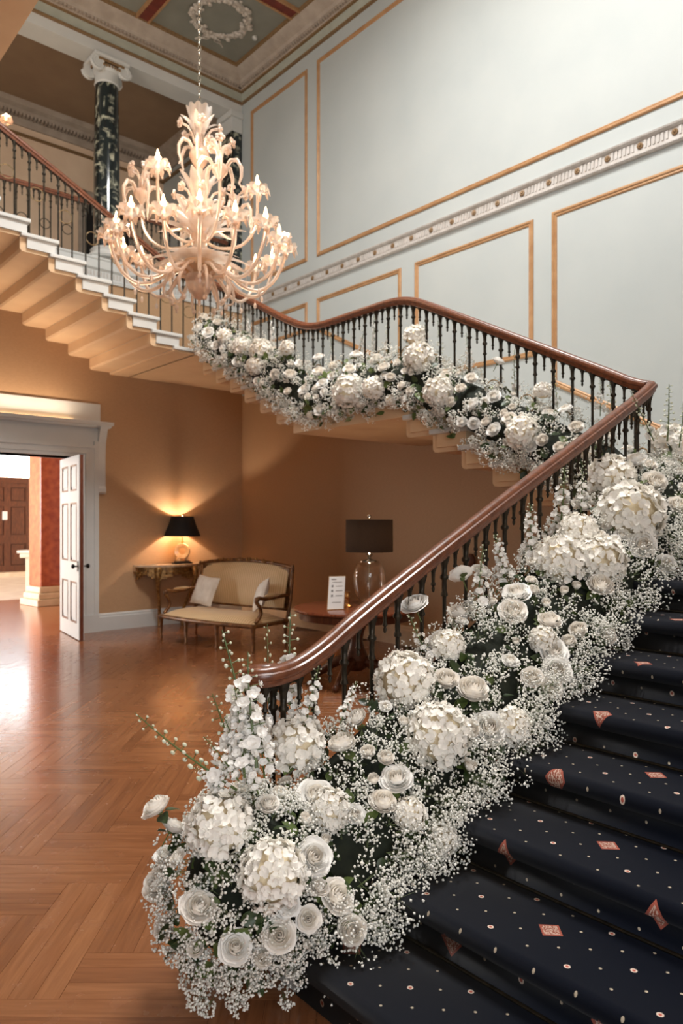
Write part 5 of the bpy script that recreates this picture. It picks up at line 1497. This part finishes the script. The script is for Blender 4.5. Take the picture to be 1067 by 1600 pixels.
# ---- delphinium spikes: base pixel, tip pixel, ground line they grow from, thickness
def delph(b, t, variant, label, group, th=1.):
    st, fl_, bu = DEL[variant]; v = t - b; L = v.length
    o = link('delphinium', st); o.location = b; orient(o, v)
    w = .62 * th / max(L, .2)
    o.scale = (L * min(1.3, w), L * min(1.3, w), L)
    link('florets', fl_, o); link('buds', bu, o)
    tag(o, label, 'delphinium', group)
gd_ = 'white delphiniums at the foot of the stairs'
for b, t, d0, d1, va, th, lab in [
 ((390, 1190), (348, 985), 2.50, 2.62, 1, .9, 'tallest white delphinium spike left of the rail end'),
 ((398, 1200), (390, 1018), 2.45, 2.55, 0, .85, 'dense delphinium spike close to the rail end'),
 ((385, 1215), (362, 1075), 2.42, 2.50, 2, 1.1, 'dense delphinium spike below the tallest one'),
 ((372, 1222), (318, 1150), 2.40, 2.42, 0, .9, 'short delphinium spike leaning left over the floor'),
 ((370, 1235), (212, 1112), 2.42, 2.45, 3, .7, 'long thin delphinium spike reaching far left over the floor'),
 ((420, 1190), (372, 1100), 2.5, 2.5, 2, 1., 'thick delphinium spike between the hydrangeas at the foot'),
 ((440, 1120), (455, 958), 2.95, 3.0, 1, .9, 'delphinium spike rising behind the rail end'),
 ((425, 1150), (417, 975), 2.95, 3.0, 3, .6, 'thin budded delphinium spike behind the rail end'),
 ((470, 1150), (500, 1040), 2.85, 2.9, 0, .9, 'delphinium spike behind the first balusters under the rail'),
 ((530, 1130), (560, 1065), 2.85, 2.9, 2, .9, 'short delphinium spike under the rail beside a small rose'),
 ((470, 1150), (440, 1065), 2.95, 2.95, 0, .8, 'delphinium spike behind the curled end of the rail'),
 ((330, 1275), (345, 1190), 2.4, 2.42, 2, .9, 'short thick delphinium spike above the left hydrangea'),
 ((400, 1230), (352, 1120), 2.46, 2.5, 0, .8, 'loose delphinium spike in the middle of the left hand spikes'),
 ((392, 1225), (328, 1085), 2.5, 2.55, 1, .7, 'thin delphinium spike leaning left of the tallest one'),
 ((412, 1215), (408, 1105), 2.5, 2.52, 2, .8, 'short delphinium spike between tallest spike and rail hydrangea'),
 ((362, 1240), (302, 1200), 2.4, 2.4, 2, .7, 'stubby delphinium tip at the left above the floor'),
 ((405, 1240), (378, 1155), 2.44, 2.45, 0, .8, 'low delphinium spike just above the dark gap at the foot')]:
    delph(atd(*b, d0), atd(*t, d1), va, lab, gd_, th)
gd_ = 'white delphiniums on the lower flight'
for b, t, va, th, lab in [
 ((868, 856), (882, 730), 0, .9, 'tall delphinium spike between balusters high on the lower flight'),
 ((828, 888), (826, 785), 2, .9, 'delphinium spike behind the balusters below the tall one'),
 ((792, 915), (770, 835), 2, .9, 'delphinium spike leaning left behind the balusters'),
 ((745, 965), (757, 850), 1, .7, 'thin delphinium spike behind the balusters over the table wall'),
 ((775, 1095), (842, 985), 2, 1.2, 'dense delphinium spike lying across the lower flight flowers'),
 ((1040, 690), (1046, 600), 3, .8, 'budded delphinium spike above the landing at the right edge'),
 ((1020, 690), (985, 610), 3, .5, 'thin delphinium spike leaning to the corner of the rail'),
 ((1062, 700), (1066, 630), 3, .7, 'delphinium spike cut by the right picture edge'),
 ((905, 800), (912, 720), 1, .7, 'short delphinium spike beside the upper hydrangeas'),
 ((672, 1030), (640, 960), 1, .6, 'small delphinium spike poking out behind the lower balusters')]:
    pb = ony(*b, YB - .08) if b[0] < 1010 else ony(*b, 2.05)
    pt = ony(*t, YB - .10) if b[0] < 1010 else ony(*t, 2.0)
    delph(pb, pt, va, lab, gd_, th)
gd_ = 'white delphiniums on the upper flights'
for (b, t, va, th), lab in zip([
 ((425, 555), (424, 480), 0, .5), ((588, 580), (585, 492), 2, .55), ((603, 575), (605, 500), 1, .5), ((690, 575), (684, 500), 3, .5), ((733, 580), (729, 520), 1, .5), ((806, 620), (804, 545), 3, .5),
 ((955, 660), (950, 580), 3, .6), ((938, 650), (937, 585), 1, .5), ((560, 570), (572, 500), 1, .5), ((660, 540), (668, 490), 3, .5), ((388, 530), (384, 475), 1, .45), ((520, 570), (515, 515), 3, .45), ((345, 510), (340, 470), 1, .4), ((870, 640), (862, 560), 3, .5)],
 ['near the chandelier on the upper flight', 'left of a pair on the middle landing', 'right of a pair on the middle landing', 'thin and budded at the top of the middle flight', 'short one below the top of the middle flight', 'halfway down the middle flight',
  'tallest near the rail corner', 'shorter one near the rail corner', 'at the left of the middle landing', 'beside the highest hydrangea', 'short one on the upper flight', 'thin one at the dip of the rail', 'topmost one beneath the chandelier', 'in the lower half of the middle flight']):
    delph(onx(*b, X2 + .12), onx(*t, X2 + .12), va, 'white delphinium spike behind the balusters, ' + lab, gd_, th)

# ---- scattered smaller roses, sampled over the shells
def sample_shell(V, Q, n, seed):
    r_ = random.Random(seed); tri = []
    Vv = [Vector(v) for v in V]; acc = []; tot = 0
    for f in Q:
        c = sum((Vv[i] for i in f), Vector()) / len(f)
        nn = (Vv[f[1]] - Vv[f[0]]).cross(Vv[f[2]] - Vv[f[0]])
        a = nn.length; tot += a; acc.append((tot, f))
    out = []
    import bisect
    keys = [t for t, _ in acc]
    while len(out) < n:
        f = acc[min(len(acc) - 1, bisect.bisect(keys, r_.random() * tot))][1]
        u, v = r_.random(), r_.random()
        p = (Vv[f[0]].lerp(Vv[f[1]], u)).lerp(Vv[f[-1]].lerp(Vv[f[2]], u), v)
        nn = (Vv[f[1]] - Vv[f[0]]).cross(Vv[f[2]] - Vv[f[0]]).normalized()
        out.append((p, nn))
    return out
def outward(p, nn, zone):
    if zone == 1: c = Vector((p.x, 2.08, n1s(p.x) + .12)) if p.x > 1.62 else PILE_C
    elif zone == 0: c = PILE_C
    else: c = Vector((4.83, p.y, nose2(p.y) + .12))
    return nn if nn.dot(p - c) > 0 else -nn
for zone, (V, Q), n in ((1, (V1, Q1_), 420), (2, (V2, Q2s), 560), (0, (pile.v, pile.f), 60)):
    for p, nn in sample_shell(V, Q, n, 90 + zone):
        nn = outward(p, nn, zone); view = (p - EYEV).normalized()
        if nn.dot(view) > .1 or nn.z < -.5: continue
        if zone == 1 and p.y < 1.9: continue
        r = random.uniform(.026, .042) if zone != 2 else random.uniform(.03, .05)
        if any((p - q).length < .75 * (r + s) for q, s in placed): continue
        kind = random.choice(('rose', 'rose', 'bud', 'rose')) if zone != 2 else random.choice(('rose', 'rose', 'rose', 'bud', 'hyd'))
        if zone == 1 and random.random() < .35: continue
        if zone == 2 and random.random() < .45: continue
        nm = 'small hydrangea' if kind == 'hyd' else 'small rosebud' if kind == 'bud' else 'small rose'
        where = {0: 'at the foot of the stairs', 1: 'on the lower flight', 2: 'on the upper flights'}[zone]
        flower(kind, p, nn, view, r, '*creamy ' + nm, 'creamy ' + nm + ' blooms ' + where, 1 if random.random() < .5 else 0)

# ---- foliage and baby's breath: too many to count
def merge(name, items, mats, label, cat):
    """items: list of (V, F3 or F4 array, material index)"""
    V, Q, M_ = [], [], []; k = 0
    for v, f, mi in items:
        V.append(v); Q.append(f + k); M_.append(np.full(len(f), mi)); k += len(v)
    o = link(name, fast_mesh(name, np.concatenate(V), np.concatenate(Q), mats, True, None, np.concatenate(M_)))
    return tag(o, label, cat, None, 'stuff')
OCT = np.array([(1, 0, 0), (-1, 0, 0), (0, 1, 0), (0, -1, 0), (0, 0, .8), (0, 0, -.8)], float)
OCF = np.array([(0, 2, 4), (2, 1, 4), (1, 3, 4), (3, 0, 4), (2, 0, 5), (1, 2, 5), (3, 1, 5), (0, 3, 5)])
# five-petalled cup: fan of ten triangles
FLW = [(0, 0, -.5)] + [(math.cos(a) * (1. if k % 2 == 0 else .62), math.sin(a) * (1. if k % 2 == 0 else .62), .35 if k % 2 == 0 else .1) for k, a in enumerate([2 * PI * q / 10 for q in range(10)])] + [(0, 0, .3)]
FLW = np.array(FLW); FLF = np.array([(0, 1 + (k + 1) % 10, 1 + k) for k in range(10)] + [(11, 1 + k, 1 + (k + 1) % 10) for k in range(10)])
def spray(base, d, L, n, fr, items):
    """one baby's breath spray: forked stems with tiny white puffs"""
    a, b, nn = frame_of(d)
    base = np.array(base); a, b, nn = (np.array(q) for q in (a, b, nn))
    g = rng.normal(size=(n, 3)); g /= np.linalg.norm(g, axis=1)[:, None]
    rad = rng.uniform(.55, 1., n) ** .6 * L * .46
    P = base + nn * (L * .68) + g * rad[:, None]
    sz = fr * rng.uniform(.6, 1.15, n)
    rot = rng.normal(size=(n, 3, 3)); rot = np.linalg.qr(rot)[0]
    V = np.einsum('nij,kj->nki', rot, OCT) * sz[:, None, None] + P[:, None, :]
    items.append((V.reshape(-1, 3), (OCF[None] + 6 * np.arange(n)[:, None, None]).reshape(-1, 3), 0))
    m = max(4, n // 5); idx = rng.choice(n, m, replace=False)
    S = []; Fs = []
    w = .0011
    for q, i in enumerate(idx):
        fork = base + nn * L * rng.uniform(.1, .45)
        for p0, p1 in ((fork, P[i]),):
            k = len(S); S += [p0 + a * w, p0 - a * w * .5 + b * w, p0 - a * w * .5 - b * w, p1]
            Fs += [(k, k + 1, k + 3), (k + 1, k + 2, k + 3), (k + 2, k, k + 3)]
    items.append((np.array(S), np.array(Fs), 1))
def near_flower(p): return any((p - q).length < s * .8 for q, s in placed)
G1, G2, G0 = [], [], []
for zone, (V, Q), n, tgt in ((1, (V1, Q1_), 800, G1), (2, (V2, Q2s), 700, G2), (0, (pile.v, pile.f), 220, G0)):
    for p, nn in sample_shell(V, Q, n, 190 + zone):
        nn = outward(p, nn, zone); view = (p - EYEV).normalized()
        if nn.dot(view) > .35: continue
        if zone == 1 and p.x > 1.6 and p.y < 1.9: L, m = random.uniform(.09, .15), 46
        elif zone == 0: L, m = random.uniform(.06, .11), 34
        else: L, m = random.uniform(.07, .14), 38
        dirv = (nn + Vector((random.gauss(0, .35), random.gauss(0, .35), random.gauss(0, .3)))).normalized()
        spray(p - nn * .05, dirv, L, m, .0062 if zone != 2 else .0082, tgt)
ALLV = [(1, px, py, 15) for px in range(235, 1067, 17) for py in range(640, 1560, 17)] + [(2, px, py, 11) for px in range(290, 930, 13) for py in range(470, 740, 13)]
for zone, px, py, st_ in ALLV:
    qx, qy = px + random.uniform(-7, 7), py + random.uniform(-7, 7)
    loc, nor, i, dist = (BV1 if zone == 1 else BV2).ray_cast(EYEV, ray(qx, qy).normalized())
    if loc is None or near_flower(loc): continue
    if nor.dot(ray(qx, qy)) > 0: nor = -nor
    if random.random() < (.66 if zone == 1 else .6): continue
    dv = (nor + Vector((random.gauss(0, .3), random.gauss(0, .3), random.gauss(.1, .3)))).normalized()
    spray(loc - nor * .045, dv, random.uniform(.06, .1), 26, .0060 if zone == 1 else .0078, G1 if zone == 1 else G2)
# tall wisps between the balusters of the upper flights
for k in range(110):
    y = random.uniform(2.4, 8.0); p = Vector((X2 + random.uniform(-.02, .16), y, nose2(y) + random.uniform(.3, .46)))
    spray(p, Vector((random.gauss(0, .25), random.gauss(0, .25), 1)), random.uniform(.08, .16), 22, .0078, G2)
# extra sprays trailing over the carpet edge and off the step ends
for k in range(190):
    x = random.uniform(1.62, 4.4); p = Vector((x, 1.80 + random.uniform(-.03, .05), n1s(x) + random.uniform(-.06, .12)))
    spray(p, Vector((random.gauss(0, .4), -.9, random.gauss(-.05, .4))), random.uniform(.08, .17), 46, .0062, G1)
for k in range(40):
    a = random.uniform(PI * 1.05, PI * 1.7); p = PILE_C + Vector((math.cos(a) * .22, math.sin(a) * .22, random.uniform(-.26, -.05)))
    spray(p, Vector((math.cos(a), math.sin(a), random.uniform(-.9, .1))), random.uniform(.06, .1), 40, .0064, G0)
for k in range(120):
    y = random.uniform(2.5, 7.9); p = Vector((4.68, y, nose2(y) + random.uniform(-.1, .1)))
    spray(p, Vector((-.6, random.gauss(0, .3), random.uniform(-.9, .2))), random.uniform(.07, .14), 40, .008, G2)
merge('babys_breath', G1, ['gyp_white', 'gyp_stem'], 'cloud of tiny white baby breath along the lower flight', 'baby breath')
merge('babys_breath', G0, ['gyp_white', 'gyp_stem'], 'cloud of tiny white baby breath at the foot of the stairs', 'baby breath')
merge('babys_breath', G2, ['gyp_white', 'gyp_stem'], 'cloud of tiny white baby breath along the upper flights', 'baby breath')
lv = np.array([v.co[:] for v in LEAF[0].vertices]); lf_ = np.array([p.vertices[:] for p in LEAF[0].polygons])
for zone, (V, Q), n, nm in ((1, (V1, Q1_), 1100, 'along the lower flight'), (2, (V2, Q2s), 900, 'along the upper flights'), (0, (pile.v, pile.f), 300, 'at the foot of the stairs')):
    it = []
    for p, nn in sample_shell(V, Q, n, 290 + zone):
        nn = outward(p, nn, zone); view = (p - EYEV).normalized()
        if nn.dot(view) > .3: continue
        a, b, c = frame_of((nn + Vector((random.gauss(0, .6), random.gauss(0, .6), random.gauss(0, .6)))))
        t = random.random() * 6.28; x = a * math.cos(t) + b * math.sin(t); y = c * .5 + (b * math.cos(t) - a * math.sin(t)) * .85; y.normalize(); x = (x - y * x.dot(y)).normalized(); z = x.cross(y)
        s = random.uniform(.035, .075)
        if zone == 2: s *= 1.35
        it.append((lv @ np.array([x, y, z]) * s + np.array(p - nn * (.025 if zone != 2 else .005)), lf_, 1 if random.random() < (.3 if zone != 2 else .55) else 0))
    merge('foliage', it, ['leaf_green', 'leaf_light'], 'dark green leaves between the blooms ' + nm, 'leaves')
